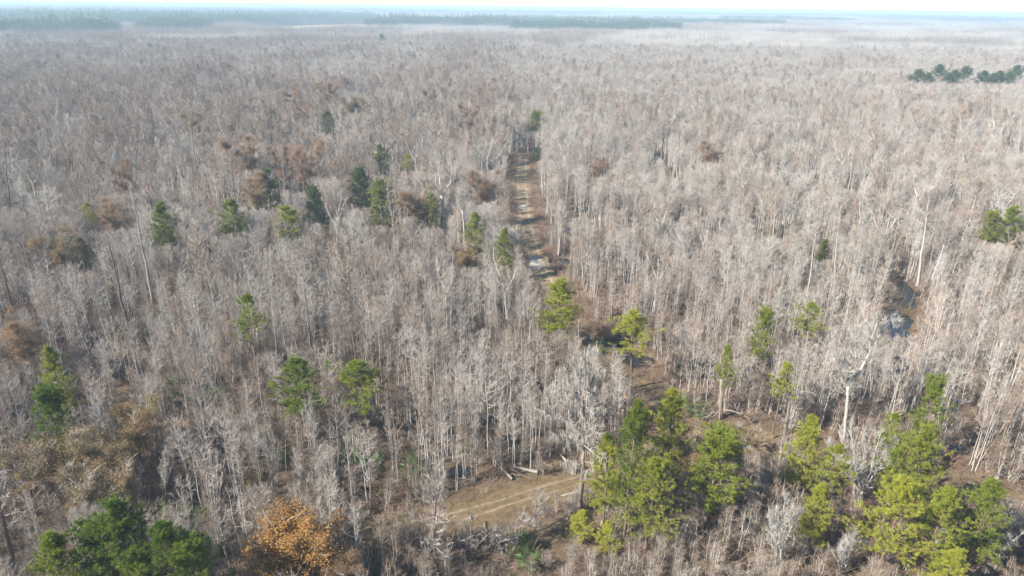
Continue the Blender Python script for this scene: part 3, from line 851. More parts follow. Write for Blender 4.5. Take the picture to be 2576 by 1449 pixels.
def oak(px, ytop, h, wpx, kind, tint, label, mark=None, ybase=None):
    x, y, hh = place(px, ytop, h, ybase)
    a, b_, c_, mh, mw = LEAFY[kind]
    w = wpx * (y * math.cos(PITCH) + (CAM_H - hh * .7) * math.sin(PITCH)) / 1717.3
    z = float(gheight(x, y)); s = min(w / mw, 2.3 * hh / mh)
    e = thing('oak_tree', label, 'oak tree', (x, y, z), (px * 2.3 + ytop) % 6.28, (s, s, (hh - z) / mh), 'oaks holding brown leaves')
    link('trunk', a, e); link('branches', b_, e); link('crown', c_, e, tint=float(tint))
    TAKEN.append((x, y, max(1.5, w * 0.33))); SIGHT.append((x, y, w * 0.5, hh * 0.45))
    if mark: LAND.append((*proj([x, y, hh * 0.8]), mark))
OAKS = [
 (722, 1328, 10, 275, 'orange', 0, 'bright orange oak at the bottom between the pine clump and track', 'the bright orange oak'),
 (840, 1385, 8, 120, 'brown', .1, 'dull brown oak tucked behind the right side of the orange oak', None),
 (325, 1015, 12, 115, 'ochre', .1, 'golden brown round oak with a shaded right side', 'the golden brown oak'),
 (255, 1085, 11, 120, 'ochre', .35, 'brown oak with a green-gold crown in front of the golden oak', None),
 (130, 1095, 10, 130, 'tan', 0, 'thin tan-leaved oak below the dark round pine', 'the thin tan oak'),
 (45, 1130, 10, 110, 'tan', .2, 'pale tan oak at the left edge below the russet oak', None),
 (290, 1150, 9, 110, 'tan', .1, 'low tan oak crowding the pine clump from behind', None),
 (195, 1180, 9, 110, 'tan', .3, 'olive tan oak between the dark round pine and the lower clump', None),
 (30, 798, 13, 105, 'brown', .35, 'dense russet oak on the far left edge, mid height', 'the left-edge russet oak'),
 (1045, 478, 14, 96, 'brown', .2, 'russet-brown full oak left of the big pale oak trunk', 'the russet-brown oak'),
 (607, 345, 20, 104, 'russet', .9, 'tall orange-brown oak with visible dark forks, left of its pair', 'the tall orange-brown oak'),
 (640, 440, 16, 78, 'brown', .3, 'rusty oak beneath the tall orange-brown oak', None),
 (762, 362, 20, 96, 'russet', 1, 'tall reddish oak with a thin crown and dark lower trunk', 'the tall reddish oak'),
 (700, 365, 18, 60, 'russet', 1, 'pinkish thin oak left of the tall reddish oak', None),
 (1213, 430, 17, 66, 'brown', .5, 'orange-brown oak near the left verge of the straight road', 'the roadside brown oak'),
 (1172, 620, 9, 74, 'ochre', .1, 'ochre vine-covered oak around the foot of the broken snag', None),
 (735, 218, 19, 56, 'russet', 1, 'distant reddish oak, the left one of the upper pair', None),
 (820, 208, 19, 64, 'russet', .3, 'distant ochre oak, the right one of the upper pair', None),
 (760, 255, 16, 44, 'russet', 1, 'distant red-brown oak low between the upper pair', None),
 (885, 240, 17, 60, 'ochre', .3, 'distant olive-brown oak right of the upper pair', None),
 (1180, 263, 19, 54, 'russet', 1, 'distant reddish oak left of the road end', None),
 (1085, 225, 18, 44, 'russet', .6, 'distant faint reddish oak far left of the road end', None),
 (485, 285, 16, 62, 'ochre', .25, 'distant olive-brown oak behind the white forked snag', None),
 (1790, 358, 14, 56, 'brown', .3, 'brown-leaved oak in the middle of the pale right wood', 'the right-wood brown oak'),
 (1505, 395, 13, 40, 'brown', .6, 'reddish brown small oak right of the straight road', None),
 (130, 585, 13, 92, 'ochre', .1, 'ochre oak in the left mid wood above dark trunks', None),
 (300, 408, 16, 60, 'russet', .4, 'thin brownish oak left of the free-standing round pine', None),
 (268, 505, 14, 70, 'brown', .6, 'dull pinkish brown oak left of the full green pine', None),
 (275, 88, 18, 40, 'russet', 1, 'far reddish oak on the hazy left canopy', None),
 (1375, 78, 18, 36, 'russet', .8, 'far dark reddish oak on the central canopy', None),
 (1890, 1075, 6, 90, 'tan', 0, 'low tan scrub oak right of the rounded bushy pine', None),
 (1745, 1130, 7, 80, 'brown', .2, 'brown scrub oak left of the rounded bushy pine', None),
]
for r in OAKS: oak(*r[:8])
# ------------------------------------------------------------------ single bare trees traced limb by limb, each with its own depth
def limb_tree(name, label, cat, bx, by, limbs, bark='trunk', twig='twig', n1=30, L1=2.0, n2=5, n3=5, L3=0.7, e0=0.7, up=0.4, r1=0.04, r3=0.013, cs=0.3,
              seed=0, mark=None, group=None, moss=0, h0=None, wide=0.9, prof=None, basecol=None):
    """limbs: [([(px, py, depth offset m), ...], r0, r1, crown start)]; the first starts at the foot (bx, by)"""
    rng = np.random.default_rng(seed + 900)
    g = at(bx, by); z0 = float(gheight(g[0], g[1]))
    st = []
    for pts, a, b_, c0 in limbs:
        P = np.array([at_depth(px, py, g[1] + dd) for px, py, dd in pts]) - [g[0], g[1], z0]
        if np.allclose(pts[0][:2], (bx, by)): P[0, 2] = -0.3
        K = 9
        s = np.r_[0, np.cumsum(np.linalg.norm(np.diff(P, axis=0), axis=1))]; s /= s[-1]
        q = np.linspace(0, 1, K)
        Q = np.stack([np.interp(q, s, P[:, i]) for i in range(3)], 1)
        L = np.linalg.norm(P[-1] - P[0])
        Q[1:-1] += rng.normal(0, 0.012 * L ** 0.7, (K - 2, 3))
        st.append((Q, a, b_, c0))
    tr, cr = Acc(), Acc()
    A, B = grow(rng, st, tr, cr, n1=n1, L1=L1, cs=cs, e0=e0, up=up, n2=n2, n3=n3, L3=L3, r1=r1, r3=r3, sides=8, spread=wide, wob=0.14, prof=prof)
    e = thing(name, label, cat, (g[0], g[1], z0), 0, 1.0, group)
    link('trunk', tr.mesh(name + '_trunk', MT[bark], True), e)
    link('branches', cr.mesh(name + '_branches', MT[twig]), e)
    if moss:
        i = rng.integers(0, len(A), moss); f = rng.uniform(0, .6, moss)[:, None]
        P = A[i] * (1 - f) + B[i] * f
        hgt = P[:, 2].max()
        keep = rng.uniform(0, 1, moss) < np.clip(1.25 - P[:, 2] / hgt * 0.75, 0.25, 1)
        P = P[keep]; n = len(P)
        mo = Acc(); mid = P - np.c_[rng.normal(0, .06, n), rng.normal(0, .06, n), rng.uniform(0.2, 0.7, n)]
        spikes(mo, P, mid - np.c_[rng.normal(0, .05, n), rng.normal(0, .05, n), rng.uniform(0.2, 0.8, n)], 0.028)
        link('hanging_moss', mo.mesh('hanging_moss', MT['moss']), e)
    TAKEN.append((g[0], g[1], 1.3)); hz_ = max(s_[0][:, 2].max() for s_ in st)
    SIGHT.append((g[0], g[1], 0.9 + 0.08 * hz_, hz_ * (0.25 if hz_ > 8 else 0.1) if g[1] < 125 else hz_ * 0.3))
    mt_ = st[-1][0][-1]; SIGHT.append((g[0] + mt_[0] * .8, g[1], 0.9 + 0.06 * hz_, mt_[2] * 0.6))
    if mark: LAND.append((*proj([g[0], g[1], 10]), mark))
    return e

limb_tree('cypress_tree', 'tall cypress draped in grey moss on the edge of the dirt track', 'cypress tree', 1458, 1291,
  [([(1458, 1291, 0), (1463, 1200, 0), (1466, 1100, 0), (1470, 1000, 0), (1471, 888, 0)], 0.42, 0.06, 0.30)], 'dark', 'moss', n1=52, L1=4.6, n2=6, n3=6, L3=0.7, e0=0.05, up=-0.25,
  r1=0.05, r3=0.017, seed=1, mark='the mossy cypress', moss=6000, prof=lambda u: np.clip(1.1 - 0.75 * u, .15, 1) * np.clip(.5 + 2 * u, 0, 1))
limb_tree('cypress_tree', 'pinkish bare cypress with sweeping fine branches south of the dirt track', 'cypress tree', 1092, 1440,
  [([(1092, 1440, 0), (1093, 1350, 0), (1095, 1260, 0), (1097, 1165, 0)], 0.24, 0.04, 0.10)], 'dark', 'twig', n1=70, L1=3.2, n2=6, n3=6, L3=0.8, e0=0.25, up=0.1,
  r1=0.04, r3=0.015, seed=2, mark='the bare pinkish cypress', moss=500, prof=lambda u: np.clip(1.1 - 0.8 * u, .15, 1))
limb_tree('sycamore_tree', 'white-barked sycamore forked low with one long bent limb', 'sycamore tree', 2122, 1112,
  [([(2122, 1112, 0), (2130, 1030, 0), (2134, 965, 0)], 0.25, 0.22, 0.8), ([(2134, 965, 0), (2165, 935, 0.5), (2188, 890, 0.5), (2194, 850, 0), (2206, 812, -1)], 0.24, 0.07, 0.3),
   ([(2130, 968, 0), (2112, 935, -1), (2096, 900, -1.5)], 0.13, 0.05, 0.2), ([(2194, 862, 0), (2225, 835, 1), (2255, 828, 2)], 0.09, 0.03, 0.1), ([(2160, 940, 0), (2150, 880, 2), (2152, 830, 3)], 0.1, 0.03, 0.2)],
  'white', 'white', n1=76, L1=3.0, n2=7, n3=7, L3=0.9, e0=0.6, r3=0.021, seed=3, mark='the white sycamore', wide=0.8)
limb_tree('bare_tree', 'white spreading tree with many upswept limbs in front of the sycamore', 'bare tree', 2165, 1290,
  [([(2165, 1290, 0), (2168, 1235, 0)], 0.24, 0.2, 0.9)] + [([(2168, 1240, 0), (2168 + (tx - 2168) * .45, 1190, dd * .5), (tx, ty, dd)], 0.12, 0.03, 0.15) for tx, ty, dd in
   ((2085, 1130, 0), (2110, 1085, 2), (2140, 1075, -1), (2175, 1085, 1.5), (2215, 1090, -1), (2250, 1115, 0.5), (2085, 1175, -2), (2240, 1165, -2))],
  'white', 'white', n1=100, L1=2.5, n2=6, n3=7, L3=0.85, e0=0.7, r3=0.017, seed=4, mark='the white spreading tree', wide=0.7)
limb_tree('dead_tree', 'pale dead snag with raised arms and drooping broken limbs', 'dead tree', 1815, 1052,
  [([(1815, 1052, 0), (1814, 1000, 0), (1816, 950, 0)], 0.36, 0.26, 0.95), ([(1814, 955, 0), (1802, 925, -.5), (1778, 890, -1), (1762, 872, -1)], 0.13, 0.04, 0.3), ([(1818, 975, 0), (1845, 950, 1), (1862, 915, 1), (1858, 893, 1)], 0.13, 0.05, 0.4),
   ([(1816, 952, 0), (1824, 920, 0), (1828, 900, 0)], 0.12, 0.05, 0.4), ([(1816, 960, 0), (1780, 940, 1), (1752, 930, 1)], 0.08, 0.03, 0.2), ([(1812, 1030, 0), (1785, 1060, -2), (1752, 1040, -3), (1748, 1005, -3)], 0.1, 0.03, 0.3),
   ([(1818, 1030, 0), (1850, 1035, -2), (1880, 1050, -3), (1908, 1085, -4)], 0.1, 0.03, 0.3)],
  'wood', 'moss', n1=34, L1=1.5, n2=5, n3=4, L3=0.6, e0=0.3, seed=5, mark='the pale dead snag')
limb_tree('cypress_tree', 'tall cypress with scorched black foot and tan upper trunk', 'cypress tree', 1973, 1112,
  [([(1973, 1112, 0), (1977, 1065, 0)], 0.30, 0.29, 0.97), ([(1977, 1065, 0), (1987, 1010, 0), (1998, 950, 0), (2004, 878, 0)], 0.28, 0.05, 0.2)],
  'dark', 'moss', n1=40, L1=2.6, n2=6, n3=5, L3=0.7, e0=0.1, up=0.0, seed=6, mark='the scorched cypress')
def straight(name, label, cat, bx, by, tx, ty, r, bark, twig, n1, L1, cs, seed, mark=None, e0=0.1, **k):
    return limb_tree(name, label, cat, bx, by, [([(bx, by, 0), ((bx + tx) / 2 + k.pop('bow', 0), (by + ty) / 2, 0), (tx, ty, 0)], r, r * 0.22, cs)], bark, twig, n1=n1, L1=L1, seed=seed, mark=mark, e0=e0, **k)
straight('cypress_tree', 'tall pale flat-topped cypress standing beside the creek', 'cypress tree', 2308, 718, 2338, 495, 0.27, 'white', 'dark', 34, 4.2, .66, 7, 'the flat-topped cypress', L3=1.0, e0=.25)
straight('dead_tree', 'white dead trunk, taller of two left of the creek', 'dead tree', 2096, 745, 2116, 518, 0.17, 'white', 'moss', 12, 1.2, .8, 8, 'the taller white dead trunk', bow=-3)
straight('dead_tree', 'white dead trunk with antler-like top, shorter of two left of creek', 'dead tree', 2026, 790, 2052, 578, 0.20, 'white', 'moss', 14, 1.8, .8, 9, 'the antler-topped dead trunk')
straight('bare_tree', 'slim pale tree with a small brownish crown in right mid wood', 'bare tree', 1942, 642, 1952, 482, 0.17, 'white', 'redtwig', 26, 3.0, .62, 10, 'the slim brown-crowned tree', L3=.9)
straight('bare_tree', 'slim pale tree with a loose crown just left of flat-topped cypress', 'bare tree', 2240, 655, 2262, 545, 0.16, 'white', 'twig', 22, 2.6, .6, 11, None, L3=.8)
straight('dead_tree', 'very tall leaning white pole trunk in the upper right wood', 'dead tree', 2128, 522, 2148, 368, 0.19, 'white', 'moss', 8, 1.6, .8, 12, 'the tall leaning white pole')
for i, (bx, by, tx, ty, lb) in enumerate([(1365, 500, 1363, 326, 'bone-white straight pole trunk on the right verge of the road'), (1424, 548, 1430, 392, 'second bone-white pole trunk right of the road'),
        (1458, 560, 1460, 487, 'short white broken pole right of the road'), (1706, 470, 1711, 400, 'white leaning pole in the central right wood'), (1662, 418, 1665, 345, 'thin white pole left of the white leaning pole'),
        (1686, 468, 1684, 395, 'thin white pole just left of the leaning one')]):
    straight('dead_tree', lb, 'dead tree', bx, by, tx, ty, 0.15, 'white', 'moss', 8, 0.9, .75, 20 + i, None)
limb_tree('oak_tree', 'big pale bare oak with wide crooked arms left of the road', 'oak tree', 1116, 602,
  [([(1116, 602, 0), (1118, 540, 0), (1110, 490, 0)], 0.48, 0.36, 0.95), ([(1110, 492, 0), (1092, 465, -2), (1070, 448, -4)], 0.22, 0.06, .2), ([(1112, 492, 0), (1132, 462, 1), (1158, 440, 2)], 0.22, 0.06, .2), ([(1110, 490, 0), (1106, 450, 2), (1104, 400, 3)], 0.22, 0.06, .2),
   ([(1096, 470, -2), (1098, 430, -2), (1085, 405, -4)], 0.12, 0.04, .2), ([(1132, 462, 1), (1138, 425, 3), (1130, 395, 4)], 0.12, 0.04, .2)],
  'white', 'twig', n1=60, L1=3.2, n2=6, n3=6, L3=1.0, e0=.5, seed=13, mark='the big pale oak')
limb_tree('oak_tree', 'pale oak with white crooked limbs close to the road end', 'oak tree', 1228, 470,
  [([(1228, 470, 0), (1226, 405, 0)], 0.36, 0.3, .9), ([(1226, 408, 0), (1216, 375, -2), (1208, 345, -3)], 0.16, 0.05, .2), ([(1226, 408, 0), (1250, 400, 1), (1275, 360, 2), (1300, 345, 2)], 0.18, 0.05, .2), ([(1226, 405, 0), (1240, 350, 2), (1262, 320, 3)], 0.16, 0.05, .2)],
  'white', 'moss', n1=40, L1=3.0, n2=5, n3=5, L3=0.9, e0=.5, seed=14, mark='the crooked white oak')
limb_tree('bare_tree', 'bare tree with pale V-shaped fork and dark crown arms, far left', 'bare tree', 176, 470,
  [([(176, 470, 0), (174, 395, 0)], 0.3, 0.26, .9), ([(174, 396, 0), (158, 365, -2), (145, 335, -3)], 0.18, 0.06, .2), ([(174, 396, 0), (192, 360, 2), (200, 325, 3)], 0.18, 0.06, .2), ([(172, 396, 0), (175, 350, 1), (165, 320, 2)], 0.12, 0.05, .2)],
  'dark', 'twig', n1=44, L1=3.2, n2=5, n3=5, L3=.9, e0=.5, seed=15, mark='the V-forked tree')
for i, (bx, by, tx, ty, r, n1, L1, bark, twig, lb, mk) in enumerate([
    (330, 850, 262, 575, .36, 12, 2.0, 'dark', 'dark', 'dark leaning dead trunk with broken stubs in the left wood', 'the dark leaning trunk'),
    (388, 770, 328, 468, .34, 46, 2.2, 'wood', 'moss', 'grey leaning dead snag bristling with short pale branches', 'the bristling grey snag'),
    (50, 830, -6, 640, .32, 22, 3.0, 'dark', 'dark', 'dark leaning tree rising from the russet oak at the left edge', None),
    (787, 922, 762, 690, .30, 26, 3.2, 'dark', 'moss', 'tall dark trunk with sweeping pale limbs behind the layered pine', 'the sweeping dark trunk'),
    (655, 935, 598, 752, .28, 26, 2.6, 'dark', 'moss', 'crooked dark trunk leaning under a green-tufted top', None),
    (500, 475, 472, 262, .34, 24, 3.4, 'wood', 'twig', 'tall pale forked snag leaning left in the upper left wood', 'the tall forked snag'),
    (118, 430, 50, 255, .30, 14, 2.6, 'dark', 'dark', 'dark leaning trunk at upper left', None),
    (28, 590, 12, 360, .30, 34, 3.0, 'dark', 'dark', 'dark many-limbed cypress near the left edge', 'the dark left cypress'),
    (125, 720, 96, 560, .26, 22, 2.6, 'dark', 'redtwig', 'dark slim trunk with a rusty crown left of the bristling snag', None),
    (1000, 640, 975, 470, .24, 26, 2.6, 'wood', 'moss', 'grey leaning tree with feathery pale limbs right of the olive evergreen', 'the feathery leaning tree'),
    (938, 545, 915, 310, .22, 20, 2.2, 'wood', 'moss', 'thin whitish tree just behind the dark column evergreen', None),
    (352, 470, 335, 330, .24, 20, 2.8, 'dark', 'twig', 'dark straight trunk in the upper left wood', None),
    (42, 1440, -18, 1215, .34, 26, 3.4, 'dark', 'twig', 'thick dark trunk in the bottom left corner', 'the thick corner trunk'),
    (1005, 455, 1000, 275, .22, 18, 2.4, 'wood', 'twig', 'pale slender trunk high above the centre left canopy', None),
    (885, 500, 872, 305, .22, 22, 2.8, 'wood', 'twig', 'pale flat-crowned slender tree left of the column evergreen', None),
    (722, 520, 708, 385, .28, 34, 3.4, 'wood', 'moss', 'whitish spreading tree between the two tall brown oaks', None),
    (770, 520, 758, 400, .28, 26, 3.0, 'dark', 'redtwig', 'dark forked trunk under the tall reddish oak', None),
    (595, 560, 580, 380, .28, 26, 3.0, 'dark', 'redtwig', 'dark curving trunk under the tall orange-brown oak', None),
    (2560, 420, 2568, 300, .28, 18, 2.4, 'white', 'twig', 'white slim trunk near the right edge above the broad evergreen', None),
    (2530, 395, 2535, 300, .24, 18, 2.4, 'white', 'twig', 'pale twin trunk left of the white slim one', None),
    ]):
    straight('bare_tree' if 'dead' not in lb and 'snag' not in lb else 'dead_tree', lb, 'dead tree' if ('dead' in lb or 'snag' in lb) else 'bare tree', bx, by, tx, ty, r, bark, twig, n1, L1, .35 if n1 > 15 else .5, 30 + i, mk, e0=.25, L3=.8)
limb_tree('dead_tree', 'broken pale snag with a torn top above ochre vines', 'dead tree', 1172, 640, [([(1172, 640, 0), (1168, 580, 0), (1163, 528, 0)], 0.34, 0.16, .8), ([(1166, 560, 0), (1156, 548, 0)], .1, .04, .6)], 'white', 'dark', n1=6, L1=.8, seed=61, mark='the broken pale snag')
limb_tree('bare_tree', 'narrow chalk-white tree with upswept twigs right of the golden oak', 'bare tree', 412, 1290, [([(412, 1290, 0), (416, 1230, 0), (418, 1145, 0)], .11, .02, .35)], 'white', 'white', n1=34, L1=1.9, e0=.9, seed=62, mark='the narrow chalk-white tree', L3=.7)
for i, (bx, by, tx, ty, sp) in enumerate([(540, 1330, 528, 1130, 30), (690, 1245, 672, 1075, 22), (2350, 1449, 2372, 1330, 10), (1960, 1449, 1975, 1255, 34), (2120, 1449, 2150, 1350, 26), (785, 1150, 780, 1010, 20)]):
    lb = ['whitish multi-stemmed bare tree above the orange oak', 'tan bundle of upright stems beside the near track', 'pale branching tree in front of the largest yellow-green pine', 'tall white-limbed bare tree at the bottom right of centre',
          'low wide white-limbed tree at the bottom right', 'grey multi-stemmed bare tree under the layered pine'][i]
    limb_tree('bare_tree', lb, 'bare tree', bx, by, [([(bx + k * 2, by, 0), (bx + k * sp * .25, (by + ty) / 2, k * .6), (tx + k * sp * .6, ty + abs(k) * 14, k * 1.2)], .09, .02, .3) for k in (0, -1, 1, 2, -2)],
              'white' if i in (0, 3, 4) else 'trunk', 'white' if i in (3, 4) else 'twig', n1=70, L1=1.7, e0=.8, seed=63 + i, L3=.7, mark=None)
for i, (bx, by, tx, ty, mx, my, lb) in enumerate([(1290, 1400, 1345, 1325, 1300, 1300, 'arching pale bent tree south of the track, bowed right'), (1275, 1420, 1195, 1380, 1240, 1330, 'arching bent shrub beside the fresh broken trunk'),
        (1340, 1340, 1372, 1290, 1350, 1245, 'small arched grey bush on the near verge of the track'), (1650, 1290, 1668, 1240, 1655, 1190, 'grey vine-bound bent tree in front of the wide pine'),
        (2560, 1400, 2480, 1300, 2530, 1260, 'white crooked limbs of a bent tree in the lower right corner'), (2440, 1449, 2576, 1340, 2500, 1385, 'long low white limb sprawling over the lower right corner')]):
    limb_tree('bent_tree', lb, 'bent tree', bx, by, [([(bx, by, 0), (mx, my, 0), (tx, ty, -1)], .09, .02, .25), ([(bx, by, 0), ((bx + mx) / 2 + 14, my + 14, 1), (tx + 20, ty + 10, 2)], .07, .02, .25)], 'wood', 'moss' if i < 4 else 'white', n1=34, L1=1.4, e0=.3, seed=80 + i, L3=.6)

# broken trunks, stumps and fallen logs
def log_mesh(name, L, r0, r1, bark, branches=0, seed=0, jag=True):
    rng = np.random.default_rng(seed); a = Acc()
    P = wobble_stem(np.array([0, 0, 0.]), np.array([L, 0, 0.]), 7, 0.03 * L ** .5, rng)
    tubes(a, P, np.linspace(r0, r1, 7), 8)
    if branches:
        Q, D = interp_poly(P, rng.uniform(.4, 1, branches))
        d = nrm(D + rng.normal(0, .6, (branches, 3)) + [0, 0, .2])
        spikes(a, Q, Q + d * rng.uniform(.6, 2.6, branches)[:, None], .03)
    return a.mesh(name, MT[bark], True)
LOGS = [((1236, 1150), (1289, 1206), .20, 5, 'long pale log slanting down out of the trees to the verge'), ((1305, 1139), (1345, 1164), .16, 8, 'short pale log above the root ball'),
        ((1289, 1173), (1352, 1188), .26, 22, 'splintered thick log lying with its root ball at the verge'), ((1395, 1127), (1428, 1164), .22, 10, 'pale fallen log nearest the hollow stump'),
        ((1362, 1162), (1401, 1178), .09, 2, 'thin pale fallen pole before the log near the stump'), ((1146, 1200), (1189, 1201), .07, 0, 'thin fallen stem lying level across young trunks'),
        ((1284, 1131), (1372, 1136), .08, 2, 'long thin fallen pole lying level behind the log pile'), ((1300, 1190), (1262, 1140), .11, 12, 'grey fallen top crossing the splintered thick log'),
        ((905, 1262), (985, 1262), .12, 6, 'fallen grey log beside the dark puddles'), ((555, 1335), (590, 1290), .10, 6, 'fallen pale stems beneath the multi-stemmed white tree'),
        ((1255, 1195), (1290, 1155), .08, 6, 'thin grey fallen stem left of the splintered log'), ((1670, 985), (1700, 1010), .09, 2, 'thin fallen stem on the open road bend'), ((2420, 1212), (2475, 1228), .12, 3, 'pale fallen log right of the large pine')]
for i, (p, q, r, nb, lb) in enumerate(LOGS):
    a, b_ = at(*p, 0.3), at(*q, 0.3); L = float(np.linalg.norm(b_ - a))
    # the thick end lies at q
    z = float(gheight(*b_[:2])) + r
    za = float(gheight(*a[:2])) + r * .8 + .25
    d = np.array([a[0] - b_[0], a[1] - b_[1], za - z])
    e = thing('fallen_log', lb, 'fallen log', (b_[0], b_[1], z), math.atan2(d[1], d[0]), 1.0, 'fallen timber')
    o = link('trunk', log_mesh('log_trunk', L, r, r * .5, 'wood', 0, i), e)
    o.rotation_euler = (0, -math.atan2(d[2], math.hypot(d[0], d[1])), 0)
    if nb:
        rng = np.random.default_rng(300 + i); ac = Acc()
        Q = np.c_[rng.uniform(.35, 1, nb) * L, np.zeros(nb), np.zeros(nb)]
        dd = nrm(np.c_[rng.uniform(.5, 1.2, nb), rng.normal(0, .5, nb), rng.normal(.25, .35, nb)])
        spikes(ac, Q, Q + dd * rng.uniform(.8, 3.2, nb)[:, None], .035)
        q_ = link('branches', ac.mesh('log_branches', MT['wood']), e); q_.rotation_euler = o.rotation_euler
    if i == 2:
        rng = np.random.default_rng(5); ac = Acc()
        n = 90; th = rng.uniform(0, 6.28, n); rr = rng.uniform(.2, 1.0, n)
        spikes(ac, np.tile([-.1, 0, 0], (n, 1)), np.c_[-rng.uniform(.1, .5, n), np.cos(th) * rr, np.sin(th) * rr], .10)
        link('root_ball', ac.mesh('root_ball', MT['hollow']), e)
def stump(label, name, bx, by, ty, r, bark, top, hollow=False, seed=0):
    g = at(bx, by); h = at_depth(bx, ty, g[1])[2]; z = float(gheight(g[0], g[1])); h -= z
    e = thing(name, label, 'stump' if hollow else 'broken trunk', (g[0], g[1], z))
    rng = np.random.default_rng(seed); a = Acc(); k = 12; th = np.arange(k) * 6.2832 / k
    ring = lambda rr, zz: np.c_[np.cos(th) * rr, np.sin(th) * rr, np.broadcast_to(zz, (k,))]
    fl = 1 + .25 * np.abs(np.sin(th * 2.5 + seed))
    R = [ring(r * 1.25 * fl, -.2), ring(r * 1.02, h * .2), ring(r * .95, h * .6), ring(r * .88, h + rng.uniform(-.25, .15, k) * (1 if not hollow else .6)), ring(r * .62, h - .1), ring(r * .5, h * .55 if hollow else h - .2)]
    v = np.vstack(R); I = np.arange(len(R) * k).reshape(len(R), k); J = np.roll(I, -1, 1)
    f = np.concatenate([np.stack([I[:-1], J[:-1], J[1:]], -1).reshape(-1, 3), np.stack([I[:-1], J[1:], I[1:]], -1).reshape(-1, 3)])
    cap = [[I[-1, 0], I[-1, i], I[-1, i + 1]] for i in range(1, k - 1)]
    half = np.arange(k) 
    a.add(v, np.vstack([f, cap]))
    link('shell', a.mesh('stump_shell', MT[bark]), e)
    if hollow:
        c = Acc(); P = np.array([[r * .80, -r * .35, h * .1], [r * .82, -r * .35, h * .45], [r * .75, -r * .3, h * .8]])
        tubes(c, P, np.array([r * .25, r * .38, r * .15]), 8); link('hollow_shade', c.mesh('hollow_shade', MT['hollow'], True), e)  # solid dark lump in place of a cavity, its shade put into the colour
    else:
        c = Acc(); n = 26; t_ = rng.uniform(0, 6.28, n); rr = rng.uniform(0.2, .95, n) * r
        P0 = np.c_[np.cos(t_) * rr, np.sin(t_) * rr, np.full(n, h - .35)]
        spikes(c, P0, P0 + np.c_[rng.normal(0, .05, n), rng.normal(0, .05, n), rng.uniform(.5, 1.15, n)], .11)
        link('splintered_top', c.mesh('splintered_top', MT['freshwood']), e)
    TAKEN.append((g[0], g[1], 1.5))
stump('short hollow grey stump standing left of the mossy cypress', 'hollow_stump', 1444, 1192, 1164, .42, 'wood', None, True, 3)
stump('broken trunk with a fresh yellow splintered top south of the track', 'broken_trunk', 1223, 1382, 1318, .24, 'dark', None, False, 4)
stump('dark broken trunk with an orange torn top behind the tallest pine', 'broken_trunk', 1568, 1050, 995, .26, 'hollow', None, False, 5)
stump('pale broken stub poking out of the thicket right of the creek', 'broken_trunk', 2489, 868, 838, .2, 'white', None, False, 6)
limb_tree('dead_tree', 'thin bare dead pole left of the fresh broken trunk', 'dead tree', 1187, 1395, [([(1187, 1395, 0), (1186, 1295, 0)], .06, .03, .8)], 'pinebark', 'twig', n1=3, L1=.4, seed=99)

# palmettos and small green shrubs
def frond_mesh():
    a = Acc(); k = 13
    P = np.array([[0, 0, 0], [.35, 0, .5], [.62, 0, .78]]); tubes(a, P, np.array([.02, .015, .012]), 3)
    for i in range(k):
        th = (i - (k - 1) / 2) / ((k - 1) / 2) * 1.9
        d = np.array([math.cos(th) * .75, math.sin(th) * .85, .28 * math.cos(th) - .12])
        s = np.array([-d[1], d[0], 0]) * .045; o = P[2]
        a.add([o, o + d * .5 + s, o + d * .95 - [0, 0, .1], o + d * .5 - s], [[0, 1, 2], [0, 2, 3]])
    return a.mesh('palmetto_frond', MT['palm'])
FM = frond_mesh()
def palmetto(px, py, sc, label, n=9):
    g = at(px, py); z = float(gheight(g[0], g[1]))
    e = thing('palmetto', label, 'palmetto', (g[0], g[1], z), px % 6.28, sc, 'palmettos on the forest floor')
    for i in range(n):
        o = link('frond', FM, e); o.scale = [1.15 - .35 * ((i * 7 + int(px)) % 5) / 4] * 3; o.rotation_euler = (.25 * math.sin(i * 5.1 + px), -.5 + .33 * ((i * 3 + int(py)) % 4), i * 2.4 + .5 * math.sin(px + i * 3)); o.location = (0, 0, .1)
PALM = [(1335, 1425, 1.6, 'large bright palmetto clump at the bottom, south of the track'), (500, 1318, 1.8, 'palmetto between the multi-stemmed white tree and pine clump'), (1028, 1185, 1.6, 'small green palmetto at the near edge of the young trees'),
        (880, 1165, 1.7, 'pale palmetto among young trunks above the puddles'), (690, 1165, 1.6, 'dark palmetto under the tan stem bundle'), (540, 1010, 1.8, 'palmetto in the dark gap left of the layered pine'), (1300, 1385, 1.6, 'grey-green palmetto among arching shrubs'),
        (350, 850, 2.0, 'green palmetto at the foot of the dark leaning trunk'), (455, 985, 1.8, 'palmetto under pale trees left of the layered pine'), (1720, 950, 1.8, 'pale green palmetto right of the pools'), (940, 1170, 1.5, 'small palmetto right of the pale one above the puddles')]
for r in PALM: palmetto(*r)
SHR = {}
for nm, mk in (('y', 'ochre'), ('g', 'needle'), ('r', 'palm')):
    st = shrub({'y': 7, 'g': 8, 'r': 9}[nm], 1.6, 20, 5, .012, arch=-.2); rng = np.random.default_rng(4)
    v = np.vstack(st.v); lf = Acc(); leaves(lf, v[rng.integers(0, len(v), 1100)] + rng.normal(0, .12, (1100, 3)) , .07, rng)
    SHR[nm] = (st.mesh('shrub_stems', MT['brush']), lf.mesh('shrub_leaves', MT[mk]))
